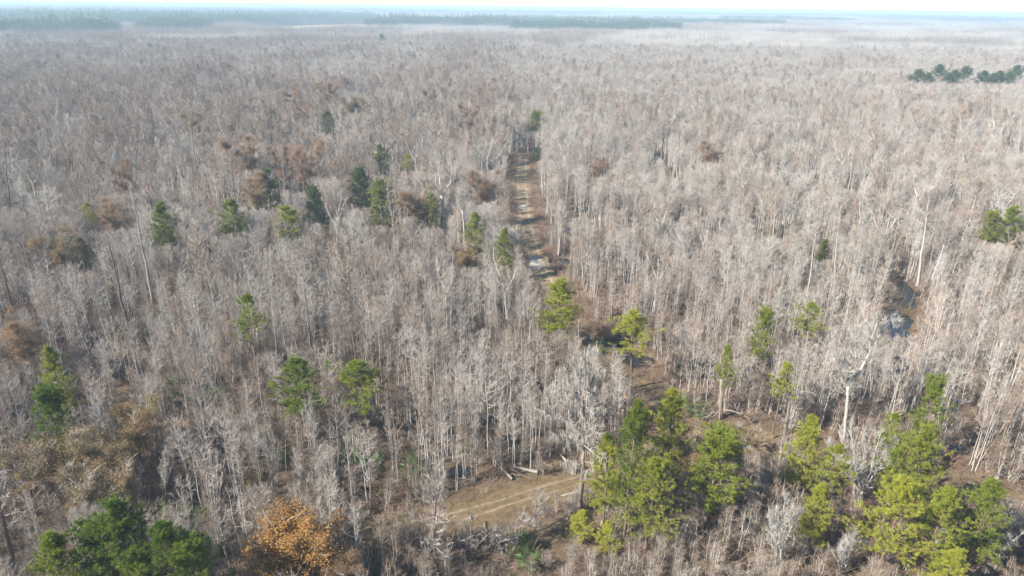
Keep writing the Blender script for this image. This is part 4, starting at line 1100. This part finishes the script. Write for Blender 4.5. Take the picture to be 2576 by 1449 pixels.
for px, py, k, sc, lb in [(956, 1232, 'y', 1.1, 'yellow-green leafy shrub by the dark puddles'), (903, 1440, 'g', 1.5, 'deep green shrub at the bottom right of the orange oak'), (885, 1420, 'r', 1.1, 'green shrub touching the right side of the orange oak'),
        (1040, 1195, 'r', 1.2, 'bright green shrub beside the small palmetto'), (1500, 890, 'r', 1.6, 'dark green shrub on the bank of the left pool'), (1350, 800, 'r', 1.8, 'dark evergreen shrub left of the road-end pine'), (640, 1210, 'y', 1.3, 'olive shrub under the tan stem bundle'),
        (2290, 790, 'y', 1.6, 'ochre shrub on the right bank of the creek'), (1235, 1010, 'r', 1.5, 'green shrub in the shade of the near young wood'), (1750, 1040, 'r', 2.0, 'olive shrub left of the pale dead snag')]:
    g = at(px, py); e = thing('green_shrub', lb, 'shrub', (g[0], g[1], float(gheight(g[0], g[1]))), px % 6.28, sc, 'leafy shrubs in the undergrowth')
    link('stems', SHR[k][0], e); link('leaves', SHR[k][1], e, tint=.3)
# far white roofed barn
g = at(1075, 51); a = Acc()
w, d, h = 15, 22, 6
v = np.array([[-w, -d / 2, 0], [w, -d / 2, 0], [w, d / 2, 0], [-w, d / 2, 0], [-w, -d / 2, h], [w, -d / 2, h], [w, d / 2, h], [-w, d / 2, h]], float)
a.add(v, [[0, 1, 5], [0, 5, 4], [1, 2, 6], [1, 6, 5], [2, 3, 7], [2, 7, 6], [3, 0, 4], [3, 4, 7]])
m, t, b = mat('barn_wall'); b.inputs['Base Color'].default_value = (.45, .42, .38, 1)
m2, t, b = mat('white_roof'); b.inputs['Base Color'].default_value = (.8, .8, .8, 1)
e = thing('barn', 'tiny white-roofed building in a pale clearing on the far plain', 'barn', (g[0], g[1], 0))
link('wall', a.mesh('barn_wall', m), e)
a = Acc(); v = np.array([[-w - .5, -d / 2 - .5, h - .1], [w + .5, -d / 2 - .5, h - .1], [w + .5, d / 2 + .5, h - .1], [-w - .5, d / 2 + .5, h - .1], [-w - .5, 0, h + 5], [w + .5, 0, h + 5]], float)
a.add(v, [[0, 1, 5], [0, 5, 4], [2, 3, 4], [2, 4, 5], [1, 2, 5], [3, 0, 4]]); link('roof', a.mesh('barn_roof', m2), e)
# ------------------------------------------------------------------ the young wood
def joined(tr, cr, name, twig='twig', bark='trunk'):
    a = Acc(); a.merge(tr, 0); a.merge(cr, 1); return a.mesh(name, [MT[bark], MT[twig]])
YOUNG = []
spec = [dict(), dict(L1=1.5, n1=30), dict(stems=2), dict(h=14, L1=2.2, e0=.6), dict(stems=3, L1=1.5), dict(L1=1.3, n1=34, e0=.9), dict(h=12, L1=2.4, n1=22), dict(stems=2, L1=2.1), dict(cs=.55, L1=2.3),
        dict(cs=.2, L1=1.6, n1=36), dict(stems=4, L1=1.4, n1=22), dict(h=14, cs=.5, L1=1.8), dict(stems=1, L1=2.8, n1=24, e0=.5), dict(stems=3, L1=2.2, e0=.6)]
LOOK = ['single-stemmed', 'feathery single-stemmed', 'twin-stemmed', 'tall open-crowned', 'three-stemmed', 'narrow upright', 'broad-topped', 'wide twin-stemmed', 'high-crowned', 'low-branching', 'many-stemmed', 'tall high-crowned', 'wide-armed', 'wide three-stemmed']
for i, kw in enumerate(spec):
    tr, cr, _ = tree_young(100 + i, **kw); YOUNG.append((tr, cr))
for i in range(6):       # low, many-stemmed growth south of the tracks
    tr, cr, _ = tree_young(150 + i, h=8.0, stems=3 + i % 3, L1=1.25 + .12 * (i % 3), cs=.12, e0=.55, n1=17, L3=.65, thick=1.35); YOUNG.append((tr, cr))
    LOOK.append(['bushy many-stemmed', 'wide bushy', 'sprawling', 'vase-shaped', 'tangled many-stemmed', 'dense bushy'][i])
YMESH = [(tr.mesh('young_trunk', MT['trunk']), cr.mesh('young_twigs', MT['scrub' if i > 13 else 'redtwig' if i % 7 == 3 else 'twig'])) for i, (tr, cr) in enumerate(YOUNG)]
NEARC = [joined(tr, cr, 'young_tree_%d' % i, 'scrub' if i > 13 else 'redtwig' if i % 7 == 3 else 'twig') for i, (tr, cr) in enumerate(YOUNG)]
MATURE = []
for i in range(5):
    tr, cr, _ = tree_mature(200 + i, h=20, L1=3.8, n1=30, n2=7, n3=8, tw=0.95, wide=1.2, r=.3, fork=i % 2 == 0)
    MATURE.append(joined(tr, cr, 'mature_%d' % i, ['scrub', 'redtwig', 'twig', 'scrub', 'redtwig'][i], ['trunk', 'dark', 'trunk', 'trunk', 'dark'][i]))  # darker bark and twigs on some: backlit tone put into the colour
MIDC = []
for i in range(10):
    tr, cr, _ = tree_young(300 + i, stems=1 + i % 3, n1=20, n2=6, n3=7, tw=1.15, L1=1.9 + .2 * (i % 4), L3=0.95, thick=1.35)
    MIDC.append(joined(tr, cr, 'mid_tree_%d' % i, 'twig' if i % 8 else 'redtwig'))
coll_near = proto_collection('near_trees', NEARC + MATURE)
coll_mid = proto_collection('mid_trees', MIDC + MATURE)
NN, NMID = len(NEARC), len(MIDC)

rng = np.random.default_rng(2024)
def wedge_points(y0, y1, s, pad=18):
    ys = np.arange(y0, y1, s); out = []
    for y in ys:
        hw = 0.80 * (y * .925 + 26) + pad
        xs = np.arange(-hw, hw, s); out.append(np.c_[xs, np.full(len(xs), y)])
    P = np.vstack(out); return P + rng.uniform(-.55, .55, P.shape) * s
def thin(P, dens=None):
    x, y = P[:, 0], P[:, 1]
    rdist = np.minimum(dist_poly(x, y, far_road), 99); nd_ = dist_poly(x, y, near_road)
    keep = (rdist > 5.4 + 1.6 * vnoise(x * .3, y * .3, 2)) & (nd_ > 4.2) & (water_d(x, y) < -.3) & (open_d(x, y) < .12)
    for a, b_, r in TAKEN: keep &= (np.hypot(x - a, y - b_) > r)
    cl = fbm(x * .045, y * .045, 14) ; fine = fbm(x * .22, y * .22, 15)
    pr = np.clip(0.25 + 2.2 * (cl - .33) + 1.6 * (fine - .42), .22, 1)
    return P[keep & (rng.uniform(0, 1, len(P)) < pr)]
def sight_limit(P):
    """the height up to which a tree may grow at each point without hiding a named tree behind it"""
    lim = np.full(len(P), 99.0)
    for x0, y0, hw, zc in SIGHT:
        D = math.hypot(x0, y0); ux, uy = x0 / D, y0 / D
        al = P[:, 0] * ux + P[:, 1] * uy; ac = np.abs(P[:, 0] * uy - P[:, 1] * ux)
        d = D - al; L = zc + d * (CAM_H - zc) / D
        lim = np.where((ac < hw + 0.8) & (d > 0) & (d < 45), np.minimum(lim, L), lim)
    return lim
for p_ in far_road[::3]:
    if p_[1] > split_y: SIGHT.append((p_[0], p_[1], 2.2, 0.3))
for p_ in near_road[::3]:
    if p_[0] > at(1040, 1325)[0] and p_[0] < at(1460, 1215)[0]: SIGHT.append((p_[0], p_[1], .8, 0.3))
for q_ in ((2272, 716), (2290, 745), (2280, 775), (2266, 805), (2256, 835)): SIGHT.append((*at(*q_)[:2], 2.6, -.4))
for q_ in ((1348, 660), (1500, 872), (1592, 908), (1440, 800)): SIGHT.append((*at(*q_)[:2], 2.0, -.2))
near = thin(wedge_points(50, 150, 2.4)); mid = thin(wedge_points(150, 430, 2.75))
south = near_road
def south_of_track(x, y):
    """ground this side of the two tracks, where the growth is low"""
    yy = np.interp(x, np.r_[near_road[::1, 0]], near_road[:, 1]) if near_road[0, 0] < near_road[-1, 0] else np.interp(x, near_road[::-1, 0], near_road[::-1, 1])
    k = far_road[:, 1] < at(1610, 985)[1] + 3
    fr = far_road[k]; o = np.argsort(fr[:, 0]); yf = np.interp(x, fr[o, 0], fr[o, 1])
    lim = np.where(x > near_road[-1, 0] - 2, yf, yy)
    return (y < lim) & (x > near_road[0, 0] + 3)
so = south_of_track(near[:, 0], near[:, 1])
n = len(near)
zs = .58 + .42 * rng.beta(2.2, 1.6, n) + .14 * (fbm(near[:, 0] * .06, near[:, 1] * .06, 19) - .5); zs[so] = rng.uniform(.6, 1.0, so.sum())
left = near[:, 0] < -10
pick = rng.integers(0, 14, n); pick[so] = rng.integers(14, NN, so.sum())
big = (rng.uniform(0, 1, n) < np.where(left, .05, .02)) & ~so & (near[:, 1] > 112)
pick[big] = NN + rng.integers(0, 5, big.sum()); zs[big] *= .85
lim = sight_limit(near); zs = np.minimum(zs, lim / np.where(so, 9.0, 14.0))
ok_ = zs > .3; near, zs, pick, so, big, left = near[ok_], zs[ok_], pick[ok_], so[ok_], big[ok_], left[ok_]; n = len(near)
rot = rng.uniform(0, 6.28, n)
px, py = proj(np.c_[near, gheight(near[:, 0], near[:, 1]) + 6])
# those that show largest: nearest ones inside the frame, as objects
bx_, by_ = proj(np.c_[near, np.zeros(n)])
dist = np.linalg.norm(np.c_[near, np.full(n, -CAM_H + 5)], axis=1)
score = dist / zs
inview = (px > 10) & (px < 2566) & (py > 10) & (py < 1425) & (pick < NN)
cand = np.where(inview)[0]; cand = cand[np.argsort(score[cand])][:285]
chosen = np.zeros(n, bool); chosen[cand] = True
# labels: the tree's look, its leaning, and the landmark it stands by
LM = np.array([[a, b_] for a, b_, _ in LAND]); used = {}
LEANW = {0: 'straight', 1: 'slightly leaning', 2: 'leaning'}
ORD = ['', 'second ', 'third ', 'fourth ', 'fifth ', 'sixth ', 'seventh ', 'eighth ', 'ninth ', 'tenth ']
SRC = {}
for j in cand[np.argsort(px[cand])]:
    x, y = near[j]; z = float(gheight(x, y)); v = int(pick[j])
    k = int(np.argmin(np.hypot(LM[:, 0] - px[j], LM[:, 1] - py[j])))
    dx, dy = px[j] - LM[k, 0], py[j] - LM[k, 1]
    far_ = math.hypot(dx, dy)
    side = ('right of' if dx > 0 else 'left of') if abs(dx) > abs(dy) else ('in front of' if dy > 0 else 'behind')
    how = 'just ' if far_ < 90 else ('' if far_ < 180 else 'well ')
    size = 'short' if zs[j] < .56 else 'low' if zs[j] < .7 else 'mid-height' if zs[j] < .85 else 'tall'
    look = LOOK[v].replace('tall ', '')
    key = (look, size, how, side, k)
    q = used.get(key, 0); used[key] = q + 1
    lab = '%s%s %s bare tree %s%s %s' % (ORD[min(q, 9)], size, look, how, side, LAND[k][2])
    lab = lab[0].upper() + lab[1:] if False else lab
    grp = 'low bare trees south of the track' if so[j] else 'bare young trees of the near wood'
    if v not in SRC:
        e = thing('young_tree', lab, 'young tree', (x, y, z), rot[j], float(zs[j]), grp)
        link('trunk', YMESH[v][0], e); link('crown', YMESH[v][1], e); SRC[v] = e
    else:
        copy_thing(SRC[v], (x, y, z), rot[j], float(zs[j]), lab, grp)
rest = ~chosen
def tri(s, r=.12): return np.stack([s * rng.uniform(1 - r, 1 + r, len(s)), s * rng.uniform(1 - r, 1 + r, len(s)), s], 1)
tl = rng.normal(0, .055, (n, 2))
scatter('bare_forest', coll_near, np.c_[near, gheight(near[:, 0], near[:, 1])][rest], pick[rest], rot[rest], tri(zs)[rest], tl[rest],
        label='dense bare young wood filling the near ground')
n = len(mid)
zs = .58 + .44 * rng.beta(2.2, 1.6, n) + .3 * (fbm(mid[:, 0] * .03, mid[:, 1] * .03, 19) - .5); pick = rng.integers(0, NMID, n)
lf = mid[:, 0] < -5
big = rng.uniform(0, 1, n) < np.where(lf, (.05 + .30 * np.clip((mid[:, 1] - 170) / 120, 0, 1)) * np.clip(3.2 * (fbm(mid[:, 0] * .02, mid[:, 1] * .02, 44) - .3), .15, 1.3), .02 + .04 * (mid[:, 1] > 300))
pick[big] = NMID + rng.integers(0, 5, big.sum()); zs[big] = rng.uniform(.7, 1.0, big.sum())
lim = sight_limit(mid); hh_ = np.where(big, 20, 14.); zs = np.minimum(zs, lim / hh_); ok_ = zs > .3; mid, zs, pick, n = mid[ok_], zs[ok_], pick[ok_], int(ok_.sum())
scatter('bare_forest', coll_mid, np.c_[mid, gheight(mid[:, 0], mid[:, 1])], pick, rng.uniform(0, 6.28, n), tri(zs), rng.normal(0, .055, (n, 2)),
        label='bare deciduous wood covering the middle distance')

m2 = np.vstack([wedge_points(430, 660, 3.5), wedge_points(660, 1010, 4.3)]); m2 = m2[rng.uniform(0, 1, len(m2)) < np.clip(.45 + 1.6 * (fbm(m2[:, 0] * .03, m2[:, 1] * .03, 22) - .3), .3, 1)]; m2 = m2[water_d(m2[:, 0], m2[:, 1]) < 3]
n = len(m2); zs = .62 + .42 * rng.beta(2.2, 1.6, n) + .35 * (fbm(m2[:, 0] * .02, m2[:, 1] * .02, 19) - .5); pick = rng.integers(0, NMID, n)
big = rng.uniform(0, 1, n) < np.where(m2[:, 0] < 0, .35, .07) * np.clip(3.2 * (fbm(m2[:, 0] * .015, m2[:, 1] * .015, 44) - .3), .15, 1.3); pick[big] = NMID + rng.integers(0, 5, big.sum()); zs[big] = rng.uniform(.65, .95, big.sum())
zs = np.minimum(zs, sight_limit(m2) / np.where(big, 20, 14)); t3 = tri(zs); t3[:, :2] *= np.where(m2[:, 1] > 660, 1.65, 1.3)[:, None]
scatter('bare_forest', coll_mid, np.c_[m2, np.zeros(n)], pick, rng.uniform(0, 6.28, n), t3, rng.normal(0, .05, (n, 2)), label='bare deciduous wood beyond the middle distance')
# saplings under and between the young trees
sp_ = wedge_points(50, 185, 1.9); x, y = sp_[:, 0], sp_[:, 1]
k = (dist_poly(x, y, far_road) > 4.4) & (dist_poly(x, y, near_road) > 3.2) & (water_d(x, y) < -.9) & (rng.uniform(0, 1, len(x)) < np.clip(fbm(x * .1, y * .1, 23) * 2 - .3, .15, .95) * np.where(open_d(x, y) > 0, .15, 1))
sp_ = sp_[k]; n = len(sp_); zs = np.minimum(rng.uniform(.35, .75, n), sight_limit(sp_) / 9); 
t3 = tri(zs, .2); t3[:, :2] *= 1.25
scatter('saplings', coll_near, np.c_[sp_, gheight(sp_[:, 0], sp_[:, 1])], rng.integers(14, 20, n), rng.uniform(0, 6.28, n), t3, rng.normal(0, .08, (n, 2)), label='thin saplings and scrub between the young trees')

# ------------------------------------------------------------------ undergrowth, grass
SH_ = [shrub(400 + i, 1.7 + .25 * (i % 3), 24, 5, .016, arch=[-.7, -.2, -1.0, 0.1, -.4, .2][i]).mesh('brush_%d' % i, MT['brush']) for i in range(6)]
coll_b = proto_collection('brush', SH_)
bp_ = wedge_points(48, 190, 1.2, 6)
x, y = bp_[:, 0], bp_[:, 1]
d1, d2 = dist_poly(x, y, far_road), dist_poly(x, y, near_road); od_ = open_d(x, y)
den = np.clip(fbm(x * .12, y * .12, 51) * 1.9 - .35, .25, .95);  den = np.where(south_of_track(x, y), np.clip(den + .35, 0, 1), den)
edge = (np.minimum(d1, d2) < 7); den = np.where(edge, np.clip(den + .2, 0, 1), den)
den = np.where((d2 < 7) & (d2 > 1.9) & (rng.uniform(0, 1, len(x)) < .8), .95, den)
k = (d1 > 2.9) & (d2 > 1.9) & (water_d(x, y) < -.6) & (rng.uniform(0, 1, len(x)) < den)
bp_ = bp_[k]; ss = rng.uniform(.3, 1.0, len(bp_)) ** 1.3 * np.where(rng.uniform(0, 1, len(bp_)) < .12, 2.0, 1.0) * np.where(open_d(bp_[:, 0], bp_[:, 1]) > 0, .5, 1)
scatter('brush', coll_b, np.c_[bp_, gheight(bp_[:, 0], bp_[:, 1])], rng.integers(0, 6, len(bp_)), rng.uniform(0, 6.28, len(bp_)), ss, label='tangled brown brush over the forest floor')
u = rng.uniform(0, 1, 3000); ii = (u * (len(far_road) - 1)).astype(int)
off = rng.choice([-1, 1], 3000) * rng.uniform(3.6, 6.6, 3000); dv_ = np.gradient(far_road, axis=0)[ii]; nn_ = nrm(np.c_[dv_[:, 1], -dv_[:, 0]])
q = far_road[ii] + nn_ * off[:, None] + rng.normal(0, .5, (3000, 2)); q = q[(q[:, 1] > 120) & (water_d(q[:, 0], q[:, 1]) < .3) & (road_d(q[:, 0], q[:, 1]) > 2.4)]
scatter('roadside_brush', coll_b, np.c_[q, gheight(q[:, 0], q[:, 1])], rng.integers(0, 6, len(q)), rng.uniform(0, 6.28, len(q)), rng.uniform(.5, 1.3, len(q)), label='reddish brush lining the straight road')
def tuft(seed):
    r_ = np.random.default_rng(seed); a = Acc(); n_ = 26
    P0 = np.c_[r_.normal(0, .16, (n_, 2)), np.full(n_, -.03)]
    blades(a, P0, P0 + nrm(r_.normal(0, .5, (n_, 3)) + [0, 0, .9]) * r_.uniform(.15, .42, n_)[:, None], .016, rng=r_); return a.mesh('grass_tuft_%d' % seed, MT['grass'])
coll_g = proto_collection('tufts', [tuft(i) for i in range(4)])
gp = wedge_points(52, 150, .75, 0); x, y = gp[:, 0], gp[:, 1]
rdn = np.minimum(dist_poly(x, y, near_road), dist_poly(x, y, far_road))
k = ((rdn < 6.5) | (open_d(x, y) > .1)) & (water_d(x, y) < 0) & (rng.uniform(0, 1, len(x)) < np.clip(fbm(x * .3, y * .3, 61) * 2 - .3, 0, .95) * np.where(rdn < 1.2, .5, 1))
gp = gp[k]
gz = np.where(road_d(gp[:, 0], gp[:, 1]) < 2.2, .25, gheight(gp[:, 0], gp[:, 1]))
scatter('dry_grass', coll_g, np.c_[gp, gz], rng.integers(0, 4, len(gp)), rng.uniform(0, 6.28, len(gp)), rng.uniform(.5, 1.3, len(gp)), label='dry grass tufts on the track and its verges')

# ------------------------------------------------------------------ the far forest: patches of many trees
def patch(seed, size, ntree, h0, h1, twr, kind='bare', big=.06):
    r_ = np.random.default_rng(seed); a = Acc()
    P = r_.uniform(-size / 2, size / 2, (ntree, 2)); H = r_.uniform(h0, h1, ntree)
    isb = r_.uniform(0, 1, ntree) < big; H[isb] *= r_.uniform(1.15, 1.45, isb.sum())
    if kind == 'bare':
        tubes(a, np.stack([np.c_[P, np.zeros(ntree)], np.c_[P + r_.normal(0, .5, P.shape), H]], 1), np.c_[np.where(isb, .26, .11), np.full(ntree, .03)], 3, 0)
        for nb_, cs_, L_, rad, mi in ((24, .4, 2.4, twr, 1),):
            m_ = ntree * nb_; ti = np.repeat(np.arange(ntree), nb_); u = r_.uniform(cs_, 1, m_)
            base = np.c_[P[ti], H[ti] * u]
            L = L_ * r_.uniform(.5, 1.2, m_) * np.where(isb[ti], 1.9, 1) * (1.3 - .6 * u)
            az = r_.uniform(0, 6.28, m_); el = r_.uniform(.0, 1.15, m_)
            end = base + np.c_[np.cos(az) * np.cos(el), np.sin(az) * np.cos(el), np.sin(el)] * L[:, None]
            mt_ = np.where(isb[ti] & (r_.uniform(0, 1, ntree)[ti] < .5), 2, 1)
            for q_ in (1, 2):
                s_ = mt_ == q_
                spikes(a, base[s_], end[s_], rad, q_)
                Q2 = base[s_] + (end[s_] - base[s_]) * .5
                spikes(a, Q2, Q2 + nrm(r_.normal(0, .6, Q2.shape) + [0, 0, .5]) * (L[s_] * .6)[:, None], rad * .8, q_)
        if big > .2:        # a few trees there still hold brown leaves
            for q_ in r_.integers(0, ntree, 3):
                n_ = 260; c_ = np.r_[P[q_], H[q_] * .72] + nrm(r_.normal(size=(n_, 3))) * (r_.uniform(.3, 1, n_) ** .5)[:, None] * [2.6, 2.6, 3.2]
                leaves(a, c_, .30, r_, 3)
        return a.mesh('forest_patch_%d' % seed, [MT['trunk'] if big < .2 else MT['dark'], MT['twig'] if big < .2 or seed % 2 else MT['scrub'], MT['redtwig'], MT['brown']])  # mature patches get darker trunks and twigs, a backlit look held in the colour
    nb_ = 26; m_ = ntree * nb_; ti = np.repeat(np.arange(ntree), nb_); u = r_.uniform(0, 1, m_) ** .8
    th = r_.uniform(0, 6.28, m_); rr = 3.0 * np.sqrt(np.clip(1 - (u - .35) ** 2 * 1.7, .1, 1)) * r_.uniform(.3, 1, m_)
    c_ = np.c_[P[ti, 0] + np.cos(th) * rr, P[ti, 1] + np.sin(th) * rr, H[ti] * (.55 + .45 * u)]
    leaves(a, c_, 1.15, r_, 1)
    tubes(a, np.stack([np.c_[P, np.zeros(ntree)], np.c_[P, H * .9]], 1), np.c_[np.full(ntree, .25), np.full(ntree, .08)], 3, 0)
    return a.mesh('pine_patch_%d' % seed, [MT['dark'], MT['needledark']])
PS = 40.0
FP = [patch(500 + i, PS * 1.06, 170, 9.5, 16, .032) for i in range(6)] + [patch(510 + i, PS * 1.06, 125, 10, 18, .034, big=.3) for i in range(3)]
PP = [patch(520 + i, PS * 1.05, 75, 15, 20, 0, 'pine') for i in range(3)]
coll_f = proto_collection('patches', FP + PP)
pts, pk, rt_, sc_ = [], [], [], []
def pine_zone(x, y):
    """plantations of pine on the far plain: long bands across the view, and the stands one can name"""
    v = fbm(x / 1500, y / 520, 91)
    th = np.interp(y, [1100, 1800, 3000, 9000], [.9, .74, .58, .50]) + np.clip(x / np.maximum(y, 1), -.8, .8) * .30
    z = v > th
    for px0, px1, py_, dpt in STANDS:
        a, b_ = at(px0, py_, 28), at(px1, py_, 28)
        w_ = fbm(x / 60, y / 60, 93)
        z |= (x > a[0]) & (x < b_[0]) & (y > a[1] - 10) & (y < a[1] + dpt * (.6 + .8 * w_))
    return z
STANDS = [(320, 508, 50, 160), (-40, 262, 54, 140), (1152, 1272, 48, 220), (1292, 1590, 54, 110), (1625, 1690, 55, 110), (985, 1060, 46, 150)]
def ring(y0, y1, s, scale):
    y = y0
    while y < y1:
        hw = 0.80 * y + s * 1.5
        xs = np.arange(-hw, hw, s) + rng.uniform(-.5, .5) * s
        for x in xs: 
            pts.append((x, y)); sc_.append(scale)
        y += s * .98
ring(1010 + PS * .45, 3000, PS, 1.0); ring(3000, 7000, PS * 2.5, 2.5); ring(7000, 24000, PS * 7, 7.0)
pts = np.array(pts); sc_ = np.array(sc_)
x, y = pts[:, 0], pts[:, 1]
pz = pine_zone(x, y)
keep = np.ones(len(pts), bool)
for cx, cy, a_, b_ in FIELDS: keep &= np.hypot((x - cx) / a_, (y - cy) / b_) > 1
keep &= water_d(x, y) < 5
mat_z = fbm(x / 160, y / 160, 95) + np.where(x < 0, .08, -.03)
pk = np.where(pz, 9 + rng.integers(0, 3, len(pts)), np.where(mat_z > .55, 6 + rng.integers(0, 3, len(pts)), rng.integers(0, 6, len(pts))))
vz = rng.uniform(.86, 1.12, len(pts)) * np.where(pz, np.where(y < 2400, 1.5, 1.25), 1) * np.where(sc_ > 2, 1.15, 1)
scl = np.stack([sc_, sc_, vz], 1)
P = np.c_[pts, np.zeros(len(pts))]; rt_ = rng.integers(0, 4, len(pts)) * math.pi / 2
scatter('far_forest', coll_f, P[keep & ~pz], pk[keep & ~pz], rt_[keep & ~pz], scl[keep & ~pz], label='pale bare forest running to the hazy horizon')
scatter('far_pine_woods', coll_f, P[keep & pz], pk[keep & pz], rt_[keep & pz], scl[keep & pz], label='dark pine plantations in bands on the far plain')

# ------------------------------------------------------------------ air
hz = bpy.data.materials.new('haze'); hz.use_nodes = True; t = hz.node_tree; t.nodes.clear()
out = t.nodes.new('ShaderNodeOutputMaterial'); pv = t.nodes.new('ShaderNodeVolumePrincipled')
pv.inputs['Color'].default_value = (0.64, 0.84, 1.0, 1); pv.inputs['Density'].default_value = HAZE; pv.inputs['Anisotropy'].default_value = 0.0
t.links.new(pv.outputs[0], out.inputs['Volume'])
a = Acc(); x0, x1, y0, y1, z0, z1 = -26000, 26000, -80, 31000, -3.0, CAM_H + 3
a.add([[x0, y0, z0], [x1, y0, z0], [x1, y1, z0], [x0, y1, z0], [x0, y0, z1], [x1, y0, z1], [x1, y1, z1], [x0, y1, z1]],
      [[0, 2, 1], [0, 3, 2], [4, 5, 6], [4, 6, 7], [0, 1, 5], [0, 5, 4], [1, 2, 6], [1, 6, 5], [2, 3, 7], [2, 7, 6], [3, 0, 4], [3, 4, 7]])
link('haze', a.mesh('haze', hz), kind='stuff')
tri_n = sum(len(m_.polygons) for m_ in bpy.data.meshes)
print('SCENE built in %.1f s, %d unique triangles, %d near, %d mid, %d patches, %d brush, %d tufts' % (time.time() - T0, tri_n, len(near), len(mid), keep.sum(), len(bp_), len(gp)))
